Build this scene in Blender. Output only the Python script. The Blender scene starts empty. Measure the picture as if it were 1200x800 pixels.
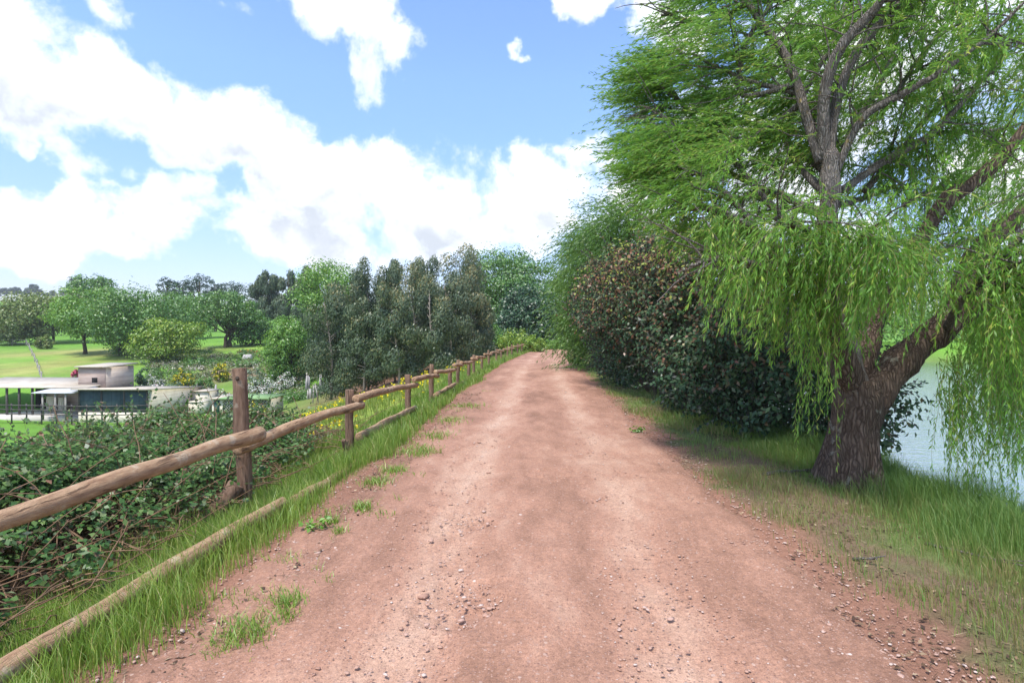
import bpy, math
import numpy as np

rng = np.random.default_rng(11)
SC = bpy.context.scene
COL = SC.collection
pi = math.pi

# ------------------------------------------------------------------ camera model
CAM = np.array([0.0, 0.0, 1.6])
FPX = 667.0
YAW = math.atan(31 / FPX)
PIT = math.atan(8 / FPX)
_F = np.array([-math.sin(YAW) * math.cos(PIT), math.cos(YAW) * math.cos(PIT), -math.sin(PIT)])
_R = np.array([math.cos(YAW), math.sin(YAW), 0.0])
_U = np.cross(_R, _F)


def ray(px, py):
    d = _F + _R * ((px - 600) / FPX) + _U * ((400 - py) / FPX)
    return d


def at(px, py, Y):
    d = ray(px, py)
    return CAM + d * (Y / d[1])


def proj(P):
    d = np.asarray(P, float) - CAM
    f = d @ _F
    return 600 + FPX * (d @ _R) / f, 400 - FPX * (d @ _U) / f


def ax(px, Y):
    return at(px, 392, Y)[0]


# ------------------------------------------------------------------ noise
def vnoise(x, y, scale, seed=0):
    x = np.asarray(x, float) / scale
    y = np.asarray(y, float) / scale
    xi = np.floor(x).astype(np.int64)
    yi = np.floor(y).astype(np.int64)
    fx = x - xi
    fy = y - yi
    fx = fx * fx * (3 - 2 * fx)
    fy = fy * fy * (3 - 2 * fy)

    def hsh(a, b):
        n = (a * 374761393 + b * 668265263 + seed * 982451653) & 0x7FFFFFFF
        n = ((n ^ (n >> 13)) * 1274126177) & 0x7FFFFFFF
        n = n ^ (n >> 16)
        return (n & 0xFFFF) / 65535.0

    a = hsh(xi, yi)
    b = hsh(xi + 1, yi)
    c = hsh(xi, yi + 1)
    d = hsh(xi + 1, yi + 1)
    return (a * (1 - fx) + b * fx) * (1 - fy) + (c * (1 - fx) + d * fx) * fy - 0.5


def sstep(a, b, x):
    t = np.clip((np.asarray(x, float) - a) / (b - a), 0, 1)
    return t * t * (3 - 2 * t)


def norm(v):
    return v / np.maximum(np.linalg.norm(v, axis=-1, keepdims=True), 1e-9)


# ------------------------------------------------------------------ terrain
def cx(y):
    y = np.asarray(y, float)
    return 0.0012 * np.maximum(y - 20, 0) ** 2 * np.where(y > 130, 0, 1) + np.where(y > 130, 0.0012 * 110 ** 2 + 0.264 * (y - 130), 0)


CP = np.array([
    (-46, 45, -5.95), (-34, 45, -5.95), (-24, 45, -5.3), (-46, 56, -5.8), (-34, 56, -5.8), (-24, 54, -5.0),
    (-32, 38, -5.8), (-20, 22, -4.3), (-10, 10, -2.1), (-6.5, 5, -1.0), (-12, 3, -2.6), (-30, 20, -5.3), (-45, 5, -5.6),
    (-7, 14, -1.2), (-8, 24, -1.3), (-14, 32, -3.0), (-6.5, -5, -1.0), (-20, -20, -4), (-60, 25, -5.6),
    (-12, 40, -2.4), (-6.5, 45, -1.4), (-7, 36, -1.3), (-18, 44, -4.0), (-6, 60, -0.6), (-13, 60, -1.6),
    (-25, 62, -4.3), (-29, 68, -3.2), (-40, 68, -3.4), (-36, 82, -1.8), (-50, 92, -0.9), (-41, 98, -0.2),
    (-22, 80, -1.2), (-15, 100, 0.2), (-70, 88, -1.5), (-60, 65, -3.2), (-52, 60, -3.7), (-105, 115, -0.5),
    (-70, 120, 0.6), (-90, 70, -3), (-120, 60, -2), (-150, 200, 5), (-40, 150, 1.5), (0, 130, 0.3), (0, 200, 2),
    (0, 60, 0), (0, 90, 0), (10, 110, 0.2), (-300, 330, 15), (-200, 350, 15), (-570, 600, 37), (-400, 620, 37), (-250, 620, 32), (0, 600, 22),
    (300, 600, 16), (100, 200, 2), (200, 100, 1), (90, 40, 0.8), (60, 75, 0.5), (90, -30, 0.5), (40, -40, 0.2),
    (-700, 200, 20), (700, 200, 10), (-100, -150, -2), (100, -150, 1), (-1500, 1500, 20), (1500, 1500, 10),
    (0, 2500, 0), (-2500, 0, 0), (2500, 0, 0), (0, -2500, 0), (-570, 900, 25)], float)
_D = np.sqrt(((CP[:, None, :2] - CP[None, :, :2]) ** 2).sum(-1) + 9.0)
_n = len(CP)
_W = np.linalg.solve(np.block([[_D, np.ones((_n, 1))], [np.ones((1, _n)), np.zeros((1, 1))]]), np.append(CP[:, 2], 0))


def rbf(x, y):
    x = np.asarray(x, float)
    y = np.asarray(y, float)
    out = np.full(np.broadcast(x, y).shape, _W[-1])
    for i in range(_n):
        out = out + _W[i] * np.sqrt((x - CP[i, 0]) ** 2 + (y - CP[i, 1]) ** 2 + 9.0)
    return out


WATER = -1.3


def pond_d(x, y):
    """positive inside the pond"""
    x = np.asarray(x, float)
    y = np.asarray(y, float)
    edge = 4.5 + 0.5 * vnoise(x * 0, y, 2.3, 5) + 0.02 * np.maximum(y - 15, 0) ** 1.3
    return np.minimum(np.minimum(x - edge, 64 - y + 3 * vnoise(x, y * 0, 9, 8)), np.minimum(78 - x, y + 25))


def H(x, y):
    x = np.asarray(x, float)
    y = np.asarray(y, float)
    s = x - cx(y)
    b = rbf(x, y)
    b = b + 0.25 * vnoise(x, y, 7, 1) * sstep(5, 15, np.abs(s))
    hr = -0.14 * sstep(1.9, 2.7, -s) - 0.20 * sstep(2.4, 4.6, s)
    hr = hr + 0.05 * vnoise(x, y, 0.7, 2) * sstep(1.7, 2.4, np.abs(s)) + 0.025 * vnoise(x, y, 0.22, 3) * sstep(1.8, 2.4, np.abs(s))
    far = sstep(110, 160, y)
    tl = sstep(3.0, 6.8, -s)
    tr = sstep(5, 14, s)
    t = np.maximum(np.where(s < 0, tl, tr), far)
    h = hr * (1 - t) + b * t
    pd = pond_d(x, y)
    return h * (1 - sstep(-0.2, 2.2, pd)) + (-2.4) * sstep(-0.2, 2.2, pd)


# ------------------------------------------------------------------ mesh builder
class MB:
    def __init__(self):
        self.v = []
        self.q = []
        self.t = []
        self.tint = []
        self.n = 0

    def add(self, V, Q=None, T=None, tint=None):
        V = np.asarray(V, float).reshape(-1, 3)
        if Q is not None and len(Q):
            self.q.append(np.asarray(Q, np.int64).reshape(-1, 4) + self.n)
        if T is not None and len(T):
            self.t.append(np.asarray(T, np.int64).reshape(-1, 3) + self.n)
        self.v.append(V)
        if tint is None:
            tint = np.full(len(V), 0.5)
        self.tint.append(np.broadcast_to(np.asarray(tint, float), (len(V),)))
        self.n += len(V)

    def box(self, x0, x1, y0, y1, z0, z1, tint=None):
        V = [(x0, y0, z0), (x1, y0, z0), (x1, y1, z0), (x0, y1, z0), (x0, y0, z1), (x1, y0, z1), (x1, y1, z1), (x0, y1, z1)]
        self.hexa(V, tint)

    def hexa(self, V, tint=None):
        self.add(V, [(0, 3, 2, 1), (4, 5, 6, 7), (0, 1, 5, 4), (1, 2, 6, 5), (2, 3, 7, 6), (3, 0, 4, 7)], None, tint)

    def tube(self, P, r, k=8, tint=None, rough=0.0, caps=True):
        P = np.asarray(P, float)
        n = len(P)
        r = np.broadcast_to(np.asarray(r, float), (n,))
        T = np.gradient(P, axis=0)
        T = norm(T)
        up = np.array([0, 0, 1.0]) if abs(T[0][2]) < 0.9 else np.array([0, 1.0, 0])
        a = norm(np.cross(T[0], up))
        rings = []
        th = np.linspace(0, 2 * pi, k, endpoint=False)
        for i in range(n):
            a = norm(a - T[i] * np.dot(a, T[i]))
            b = np.cross(T[i], a)
            rr = r[i] * (1 + rough * rng.uniform(-1, 1, k))
            rings.append(P[i] + (np.cos(th) * rr)[:, None] * a + (np.sin(th) * rr)[:, None] * b)
        V = np.concatenate(rings)
        i = np.arange(n - 1)[:, None] * k
        j = np.arange(k)[None, :]
        j2 = (j + 1) % k
        Q = np.stack([i + j, i + j2, i + k + j2, i + k + j], -1).reshape(-1, 4)
        Tt = None
        if caps:
            V = np.concatenate([V, P[:1], P[-1:]])
            c0, c1 = n * k, n * k + 1
            jj = np.arange(k)
            Tt = np.concatenate([np.stack([np.full(k, c0), (jj + 1) % k, jj], -1),
                                 np.stack([np.full(k, c1), (n - 1) * k + jj, (n - 1) * k + (jj + 1) % k], -1)])
        self.add(V, Q, Tt, tint)

    def build(self, name, mat, parent=None, origin=None, smooth=False):
        me = bpy.data.meshes.new(name)
        V = np.concatenate(self.v) if self.v else np.zeros((0, 3))
        if parent is not None and origin is None:
            o_ = parent
            off = np.zeros(3)
            while o_ is not None:
                off += np.array(o_.location)
                o_ = o_.parent
            V = V - off
        elif origin is not None:
            V = V - np.asarray(origin)
        Q = np.concatenate(self.q) if self.q else np.zeros((0, 4), np.int64)
        T = np.concatenate(self.t) if self.t else np.zeros((0, 3), np.int64)
        me.vertices.add(len(V))
        me.vertices.foreach_set('co', V.astype(np.float32).ravel())
        nl = Q.size + T.size
        me.loops.add(nl)
        me.loops.foreach_set('vertex_index', np.concatenate([Q.ravel(), T.ravel()]).astype(np.int32))
        me.polygons.add(len(Q) + len(T))
        me.polygons.foreach_set('loop_start', np.concatenate([np.arange(len(Q)) * 4, Q.size + np.arange(len(T)) * 3]).astype(np.int32))
        if smooth:
            me.polygons.foreach_set('use_smooth', np.ones(len(Q) + len(T), bool))
        at_ = me.attributes.new('tint', 'FLOAT', 'POINT')
        at_.data.foreach_set('value', np.concatenate(self.tint).astype(np.float32))
        me.update(calc_edges=True)
        if mat:
            me.materials.append(mat)
        ob = bpy.data.objects.new(name, me)
        COL.objects.link(ob)
        if parent is not None:
            ob.parent = parent
        elif origin is not None:
            ob.location = origin
        return ob


def thing(name, label, cat, loc, group=None):
    o = bpy.data.objects.new(name, None)
    COL.objects.link(o)
    o.empty_display_size = 0.3
    o.location = tuple(float(c) for c in loc)
    return tag(o, label, cat, group)


def tag(o, label, cat, group=None):
    o['label'] = label
    o['category'] = cat
    if group:
        o['group'] = group
    return o


def kind(o, k):
    o['kind'] = k
    return o


def stuff(o, label, cat):
    o['kind'] = 'stuff'
    o['label'] = label
    o['category'] = cat
    return o


def dup(root, loc, rotz, scale, label, group=None):
    r = root.copy()
    COL.objects.link(r)
    r.location = tuple(float(c) for c in loc)
    r.rotation_euler = (0, 0, rotz)
    r.scale = scale if hasattr(scale, '__len__') else (scale,) * 3
    r['label'] = label
    if group:
        r['group'] = group
    for ch in list(root.children):
        c = ch.copy()
        COL.objects.link(c)
        c.parent = r
    return r


# ------------------------------------------------------------------ materials
class NT:
    def __init__(self, nt):
        self.nt = nt

    def n(self, t, **kw):
        nd = self.nt.nodes.new(t)
        ins = kw.pop('ins', {})
        for k, v in kw.items():
            setattr(nd, k, v)
        for k, v in ins.items():
            if isinstance(v, bpy.types.NodeSocket):
                self.nt.links.new(v, nd.inputs[k])
            else:
                nd.inputs[k].default_value = v
        return nd

    def math(self, op, a, b=None, c=None, clamp=False):
        nd = self.nt.nodes.new('ShaderNodeMath')
        nd.operation = op
        nd.use_clamp = clamp
        for i, v in enumerate((a, b, c)):
            if v is None:
                continue
            if isinstance(v, bpy.types.NodeSocket):
                self.nt.links.new(v, nd.inputs[i])
            else:
                nd.inputs[i].default_value = v
        return nd.outputs[0]

    def mix(self, fac, a, b):
        nd = self.nt.nodes.new('ShaderNodeMix')
        nd.data_type = 'RGBA'
        for i, v in ((0, fac), (6, a), (7, b)):
            if isinstance(v, bpy.types.NodeSocket):
                self.nt.links.new(v, nd.inputs[i])
            else:
                nd.inputs[i].default_value = (*v, 1) if i and len(v) == 3 else v
        return nd.outputs[2]

    def noise(self, vec, scale, detail=4, rough=0.55, dist=0.0):
        nd = self.n('ShaderNodeTexNoise', ins={'Scale': scale, 'Detail': detail, 'Roughness': rough, 'Distortion': dist})
        if vec is not None:
            self.nt.links.new(vec, nd.inputs['Vector'])
        return nd

    def ramp(self, fac, stops):
        nd = self.nt.nodes.new('ShaderNodeValToRGB')
        cr = nd.color_ramp
        while len(cr.elements) < len(stops):
            cr.elements.new(0.5)
        for e, (p, c) in zip(cr.elements, stops):
            e.position = p
            e.color = (*c, 1) if len(c) == 3 else c
        self.nt.links.new(fac, nd.inputs[0])
        return nd.outputs[0]

    def smooth(self, x, lo, hi):
        nd = self.n('ShaderNodeMapRange', interpolation_type='SMOOTHSTEP', ins={'Value': x, 'From Min': lo, 'From Max': hi})
        return nd.outputs[0]

    def link(self, a, b):
        self.nt.links.new(a, b)


def newmat(name):
    m = bpy.data.materials.new(name)
    m.use_nodes = True
    m.node_tree.nodes.clear()
    N = NT(m.node_tree)
    out = N.n('ShaderNodeOutputMaterial')
    return m, N, out


def leaf_mat(name, stops, trans=0.35, gloss=0.05, under=None, rough=0.45, tcol_=(0.22, 0.30, 0.02)):
    m, N, out = newmat(name)
    a = N.n('ShaderNodeAttribute', attribute_name='tint')
    col = N.ramp(a.outputs['Fac'], stops)
    if under:
        g = N.n('ShaderNodeNewGeometry')
        col = N.mix(g.outputs['Backfacing'], col, under)
    d = N.n('ShaderNodeBsdfDiffuse', ins={'Color': col})
    tcol = N.mix(0.35, col, tcol_) if trans > 0.2 else col
    t = N.n('ShaderNodeBsdfTranslucent', ins={'Color': tcol})
    mx = N.n('ShaderNodeMixShader', ins={0: trans, 1: d.outputs[0], 2: t.outputs[0]})
    gl = N.n('ShaderNodeBsdfGlossy', ins={'Color': (1, 1, 1, 1), 'Roughness': rough})
    m2 = N.n('ShaderNodeMixShader', ins={0: gloss, 1: mx.outputs[0], 2: gl.outputs[0]})
    N.link(m2.outputs[0], out.inputs[0])
    return m


def surf_mat(name, c0, c1, scale=3.0, rough=0.85, bump=0.3, bscale=None, stretch=(1, 1, 1), wave=None, spots=None, spec=0.3, streak=None):
    m, N, out = newmat(name)
    tc = N.n('ShaderNodeTexCoord')
    mp = N.n('ShaderNodeMapping', ins={'Vector': tc.outputs['Object'], 'Scale': stretch})
    nz = N.noise(mp.outputs[0], scale, 6, 0.6)
    col = N.ramp(nz.outputs[0], [(0.3, c0), (0.7, c1)])
    if spots:
        n2 = N.noise(tc.outputs['Object'], spots[0], 4, 0.6)
        col = N.mix(N.smooth(n2.outputs[0], spots[1], spots[1] + 0.12), col, spots[2])
    hsrc = N.noise(mp.outputs[0], bscale or scale * 4, 5, 0.65).outputs[0]
    if wave:
        axis, ws, dark = wave
        sx = N.n('ShaderNodeSeparateXYZ', ins={0: tc.outputs['Object']})
        ph = N.math('FRACT', N.math('MULTIPLY', sx.outputs[axis], ws))
        line = N.math('LESS_THAN', ph, 0.10)
        col = N.mix(N.math('MULTIPLY', line, dark), col, (c0[0] * .35, c0[1] * .35, c0[2] * .35))
    if streak:
        m2 = N.n('ShaderNodeMapping', ins={'Vector': tc.outputs['Object'], 'Scale': streak})
        s2 = N.noise(m2.outputs[0], 1.0, 5, 0.7, 0.4)
        crk = N.smooth(s2.outputs[0], 0.57, 0.66)
        col = N.mix(N.math('MULTIPLY', crk, 0.75), col, (c0[0] * .4, c0[1] * .4, c0[2] * .4))
        s3 = N.smooth(s2.outputs[0], 0.45, 0.30)
        col = N.mix(N.math('MULTIPLY', s3, 0.5), col, (c1[0] * 1.2, c1[1] * 1.25, c1[2] * 1.35))
        hsrc = N.math('SUBTRACT', hsrc, crk)
    bp = N.n('ShaderNodeBump', ins={'Strength': bump, 'Distance': 0.02, 'Height': hsrc})
    p = N.n('ShaderNodeBsdfPrincipled', ins={'Base Color': col, 'Roughness': rough, 'Normal': bp.outputs[0], 'Specular IOR Level': spec})
    N.link(p.outputs[0], out.inputs[0])
    return m


M = {}
M['log'] = surf_mat('weathered_log', (0.25, 0.14, 0.078), (0.52, 0.345, 0.205), 5, 0.85, 0.7, 30, (6, 1.2, 6), spots=(7, 0.56, (0.50, 0.39, 0.27)), streak=(18, 1.8, 18))
M['log_end'] = surf_mat('cut_timber', (0.28, 0.17, 0.10), (0.45, 0.32, 0.21), 12, 0.85, 0.4)
M['post'] = surf_mat('post_timber', (0.12, 0.066, 0.042), (0.31, 0.20, 0.135), 6, 0.85, 0.8, 30, (7, 7, 0.8), spots=(6, 0.62, (0.34, 0.27, 0.20)), streak=(30, 30, 1.4))
M['wire'] = surf_mat('rusty_wire', (0.16, 0.08, 0.04), (0.3, 0.17, 0.09), 20, 0.6, 0.1)
def bark_mat(name, dark, mid, light, f=1.0, lichen=None):
    m, N, out = newmat(name)
    tc = N.n('ShaderNodeTexCoord')
    warp = N.noise(tc.outputs['Object'], 3.0, 3, 0.5)
    wv = N.n('ShaderNodeVectorMath', operation='MULTIPLY_ADD', ins={0: warp.outputs['Color'], 1: (0.13, 0.13, 0.3), 2: tc.outputs['Object']})
    mp = N.n('ShaderNodeMapping', ins={'Vector': wv.outputs[0], 'Scale': (30 * f, 30 * f, 2.6 * f)})
    vo = N.n('ShaderNodeTexVoronoi', feature='DISTANCE_TO_EDGE', ins={'Vector': mp.outputs[0], 'Scale': 1.0})
    crack = N.smooth(N.math('ADD', vo.outputs['Distance'], N.math('MULTIPLY_ADD', N.noise(mp.outputs[0], 1.2, 4, 0.6).outputs[0], 0.5, -0.25)), -0.12, 0.42)
    fine = N.noise(mp.outputs[0], 3.5, 6, 0.65)
    big = N.noise(tc.outputs['Object'], 2.2, 4, 0.6)
    col = N.mix(crack, dark, N.mix(fine.outputs[0], mid, light))
    col = N.mix(N.smooth(big.outputs[0], 0.5, 0.75), col, N.mix(fine.outputs[0], light, mid))
    if lichen:
        l2 = N.noise(tc.outputs['Object'], 6.0, 5, 0.65)
        col = N.mix(N.smooth(l2.outputs[0], 0.60, 0.70), col, lichen)
    h = N.math('ADD', crack, N.math('MULTIPLY', fine.outputs[0], 0.6))
    bp = N.n('ShaderNodeBump', ins={'Strength': 1.0, 'Distance': 0.03, 'Height': h})
    p = N.n('ShaderNodeBsdfPrincipled', ins={'Base Color': col, 'Roughness': 0.95, 'Normal': bp.outputs[0], 'Specular IOR Level': 0.15})
    N.link(p.outputs[0], out.inputs[0])
    return m


M['bark_willow'] = bark_mat('willow_bark', (0.060, 0.041, 0.031), (0.15, 0.103, 0.076), (0.26, 0.195, 0.15), 1.0, (0.30, 0.28, 0.22))
M['bark_grey'] = bark_mat('grey_bark', (0.11, 0.09, 0.075), (0.23, 0.20, 0.175), (0.38, 0.345, 0.31), 1.6, (0.32, 0.24, 0.10))
M['bark_dark'] = surf_mat('dark_bark', (0.04, 0.03, 0.024), (0.12, 0.09, 0.065), 3, 0.95, 0.6)
M['bark_pale'] = surf_mat('pale_gum_bark', (0.13, 0.105, 0.085), (0.34, 0.30, 0.25), 2, 0.85, 0.3, None, (3, 3, 0.5))
M['cane'] = surf_mat('bramble_cane', (0.10, 0.055, 0.03), (0.30, 0.19, 0.115), 5, 0.85, 0.2)
M['twig'] = surf_mat('willow_twig', (0.14, 0.13, 0.04), (0.24, 0.2, 0.09), 4, 0.7, 0.1)
M['stump'] = surf_mat('bleached_stump', (0.22, 0.20, 0.19), (0.55, 0.52, 0.49), 4, 0.9, 0.6, None, (3, 3, 0.6))

M['willow'] = leaf_mat('willow_leaves', [(0, (0.06, 0.18, 0.030)), (0.45, (0.145, 0.345, 0.045)), (0.8, (0.27, 0.45, 0.055)), (1, (0.44, 0.46, 0.10))], 0.52, 0.015, (0.16, 0.31, 0.06), 0.45, (0.34, 0.58, 0.06))
M['willow_far'] = leaf_mat('far_willow_leaves', [(0, (0.06, 0.14, 0.03)), (0.6, (0.11, 0.235, 0.04)), (1, (0.19, 0.31, 0.05))], 0.4, 0.03)
M['bramble'] = leaf_mat('bramble_leaves', [(0, (0.028, 0.080, 0.018)), (0.55, (0.070, 0.165, 0.034)), (0.82, (0.16, 0.25, 0.07)), (0.92, (0.26, 0.28, 0.17)), (1, (0.26, 0.14, 0.09))], 0.27, 0.03, (0.12, 0.17, 0.10), 0.45)
M['copper'] = leaf_mat('copper_leaves', [(0, (0.034, 0.080, 0.036)), (0.45, (0.066, 0.130, 0.052)), (0.62, (0.105, 0.105, 0.052)), (0.8, (0.17, 0.080, 0.045)), (0.95, (0.26, 0.115, 0.07)), (1, (0.27, 0.32, 0.06))], 0.2, 0.022, (0.09, 0.10, 0.08), 0.38)
M['gum'] = leaf_mat('gum_leaves', [(0, (0.040, 0.075, 0.034)), (0.5, (0.085, 0.135, 0.060)), (0.85, (0.17, 0.20, 0.085)), (1, (0.28, 0.23, 0.08))], 0.2, 0.05)
M['green'] = leaf_mat('mid_green_leaves', [(0, (0.05, 0.135, 0.026)), (0.6, (0.10, 0.24, 0.040)), (1, (0.19, 0.34, 0.055))], 0.3, 0.05)
M['bright'] = leaf_mat('bright_green_leaves', [(0, (0.09, 0.21, 0.03)), (0.6, (0.16, 0.34, 0.045)), (1, (0.29, 0.43, 0.06))], 0.35, 0.04)
M['lime'] = leaf_mat('yellow_green_leaves', [(0, (0.10, 0.21, 0.022)), (0.6, (0.22, 0.36, 0.035)), (1, (0.42, 0.46, 0.06))], 0.35, 0.04)
M['olive'] = leaf_mat('olive_leaves', [(0, (0.085, 0.135, 0.035)), (0.6, (0.16, 0.225, 0.055)), (1, (0.27, 0.28, 0.07))], 0.25, 0.04)
M['dark'] = leaf_mat('dark_leaves', [(0, (0.016, 0.055, 0.020)), (0.6, (0.034, 0.10, 0.034)), (1, (0.07, 0.16, 0.05))], 0.2, 0.06)
M['pine'] = leaf_mat('pine_needles', [(0, (0.025, 0.06, 0.04)), (0.6, (0.045, 0.09, 0.055)), (1, (0.08, 0.13, 0.07))], 0.15, 0.03)
M['grey'] = leaf_mat('grey_green_leaves', [(0, (0.09, 0.15, 0.09)), (0.6, (0.15, 0.22, 0.14)), (1, (0.24, 0.31, 0.20))], 0.25, 0.04)
M['white_fl'] = leaf_mat('white_blossom', [(0, (0.05, 0.12, 0.03)), (0.42, (0.09, 0.17, 0.05)), (0.5, (0.72, 0.70, 0.66)), (0.97, (0.85, 0.82, 0.78)), (1, (0.5, 0.04, 0.05))], 0.2, 0.02)
M['yellow_fl'] = leaf_mat('yellow_blossom', [(0, (0.06, 0.14, 0.02)), (0.45, (0.12, 0.22, 0.03)), (0.55, (0.6, 0.5, 0.02)), (1, (0.75, 0.62, 0.04))], 0.2, 0.02)
M['pink_fl'] = leaf_mat('pink_blossom', [(0, (0.06, 0.14, 0.03)), (0.3, (0.10, 0.18, 0.04)), (0.4, (0.6, 0.08, 0.16)), (1, (0.7, 0.15, 0.25))], 0.2, 0.02)
M['orange_fl'] = leaf_mat('orange_blossom', [(0, (0.06, 0.12, 0.03)), (0.7, (0.12, 0.2, 0.05)), (0.78, (0.45, 0.14, 0.04)), (1, (0.55, 0.2, 0.06))], 0.2, 0.02)
M['grass'] = leaf_mat('tall_grass_blades', [(0, (0.12, 0.23, 0.030)), (0.5, (0.23, 0.37, 0.050)), (0.8, (0.36, 0.44, 0.08)), (1, (0.54, 0.47, 0.20))], 0.35, 0.04)
M['grass_r'] = leaf_mat('dry_grass_blades', [(0, (0.11, 0.215, 0.045)), (0.4, (0.17, 0.29, 0.058)), (0.75, (0.26, 0.28, 0.08)), (1, (0.34, 0.25, 0.12))], 0.35, 0.04)
M['grass_y'] = leaf_mat('meadow_blades', [(0, (0.12, 0.20, 0.035)), (0.6, (0.22, 0.28, 0.05)), (1, (0.38, 0.36, 0.10))], 0.35, 0.03)
M['flower'] = leaf_mat('wild_flower_heads', [(0, (0.7, 0.55, 0.02)), (1, (0.8, 0.66, 0.05))], 0.2, 0.0)


def ground_mat():
    m, N, out = newmat('ground_surface')
    a = N.n('ShaderNodeAttribute', attribute_name='gcol')
    g = N.n('ShaderNodeNewGeometry')
    pos = g.outputs['Position']
    n1 = N.noise(pos, 0.55, 6, 0.6)
    n2 = N.noise(pos, 9.0, 6, 0.7)
    n3 = N.noise(pos, 60.0, 3, 0.6)
    n0 = N.noise(pos, 0.09, 5, 0.6)
    v = N.math('MULTIPLY', N.math('MULTIPLY_ADD', n1.outputs[0], 0.7, 0.65), N.math('MULTIPLY_ADD', n0.outputs[0], 0.9, 0.55))
    v = N.math('MULTIPLY', v, N.math('MULTIPLY_ADD', n2.outputs[0], 0.9, 0.55))
    v = N.math('MULTIPLY', v, N.math('MULTIPLY_ADD', n3.outputs[0], 1.3, 0.35))
    hs = N.n('ShaderNodeVectorMath', operation='SCALE', ins={0: a.outputs['Color'], 'Scale': v})
    hgt = N.math('ADD', n2.outputs[0], N.math('MULTIPLY', n3.outputs[0], 0.5))
    bp = N.n('ShaderNodeBump', ins={'Strength': 0.7, 'Distance': 0.03, 'Height': hgt})
    p = N.n('ShaderNodeBsdfPrincipled', ins={'Base Color': hs.outputs[0], 'Roughness': 0.95, 'Normal': bp.outputs[0], 'Specular IOR Level': 0.15})
    N.link(p.outputs[0], out.inputs[0])
    return m


def road_mat():
    m, N, out = newmat('red_dirt_road')
    g = N.n('ShaderNodeNewGeometry')
    pos = g.outputs['Position']
    tk = N.n('ShaderNodeAttribute', attribute_name='track').outputs['Fac']
    mp = N.n('ShaderNodeMapping', ins={'Vector': pos, 'Scale': (1.0, 0.35, 1.0)})
    nb = N.noise(mp.outputs[0], 1.1, 6, 0.6, 0.3)
    nm = N.noise(mp.outputs[0], 5.0, 6, 0.65)
    nf = N.noise(pos, 38.0, 5, 0.7)
    ng = N.noise(pos, 150.0, 2, 0.6)
    # wheel tracks bleached, ridge and shoulders darker maroon gravel
    f = N.math('ADD', N.math('MULTIPLY', tk, 0.33), N.math('MULTIPLY_ADD', nb.outputs[0], 1.2, -0.36))
    f = N.math('ADD', f, N.math('MULTIPLY_ADD', nm.outputs[0], 0.7, -0.33), clamp=True)
    col = N.ramp(f, [(0.05, (0.24, 0.128, 0.084)), (0.35, (0.375, 0.205, 0.138)), (0.62, (0.475, 0.298, 0.210)), (1.0, (0.56, 0.41, 0.315))])
    v = N.math('MULTIPLY', N.math('MULTIPLY_ADD', nf.outputs[0], 1.25, 0.34), N.math('MULTIPLY_ADD', ng.outputs[0], 1.1, 0.46))
    cs = N.n('ShaderNodeVectorMath', operation='SCALE', ins={0: col, 'Scale': v})
    # embedded pale stones
    vo = N.n('ShaderNodeTexVoronoi', ins={'Vector': pos, 'Scale': 24.0, 'Randomness': 1.0})
    sep = N.n('ShaderNodeSeparateColor', ins={0: vo.outputs['Color']})
    stone = N.math('MULTIPLY', N.math('LESS_THAN', N.math('ADD', vo.outputs['Distance'], N.math('MULTIPLY', nf.outputs[0], 0.4)), 0.42), N.math('GREATER_THAN', sep.outputs[0], 0.64))
    scol = N.mix(sep.outputs[1], (0.36, 0.22, 0.17), (0.52, 0.37, 0.30))
    c2 = N.mix(N.math('MULTIPLY', stone, 0.75), cs.outputs[0], scol)
    vo2 = N.n('ShaderNodeTexVoronoi', ins={'Vector': pos, 'Scale': 62.0, 'Randomness': 1.0})
    sep2 = N.n('ShaderNodeSeparateColor', ins={0: vo2.outputs['Color']})
    grit = N.math('MULTIPLY', N.math('LESS_THAN', vo2.outputs['Distance'], 0.33), N.math('GREATER_THAN', sep2.outputs[0], 0.40))
    c2 = N.mix(N.math('MULTIPLY', grit, 0.72), c2, N.mix(sep2.outputs[1], (0.16, 0.08, 0.065), (0.48, 0.31, 0.24)))
    hgt = N.math('ADD', N.math('MULTIPLY', nf.outputs[0], 0.8), N.math('MULTIPLY', ng.outputs[0], 0.5))
    hgt = N.math('ADD', hgt, N.math('ADD', N.math('MULTIPLY', stone, 0.5), N.math('MULTIPLY', grit, 0.35)))
    bp = N.n('ShaderNodeBump', ins={'Strength': 0.85, 'Distance': 0.012, 'Height': hgt})
    p = N.n('ShaderNodeBsdfPrincipled', ins={'Base Color': c2, 'Roughness': 0.93, 'Normal': bp.outputs[0], 'Specular IOR Level': 0.2})
    N.link(p.outputs[0], out.inputs[0])
    return m


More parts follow.
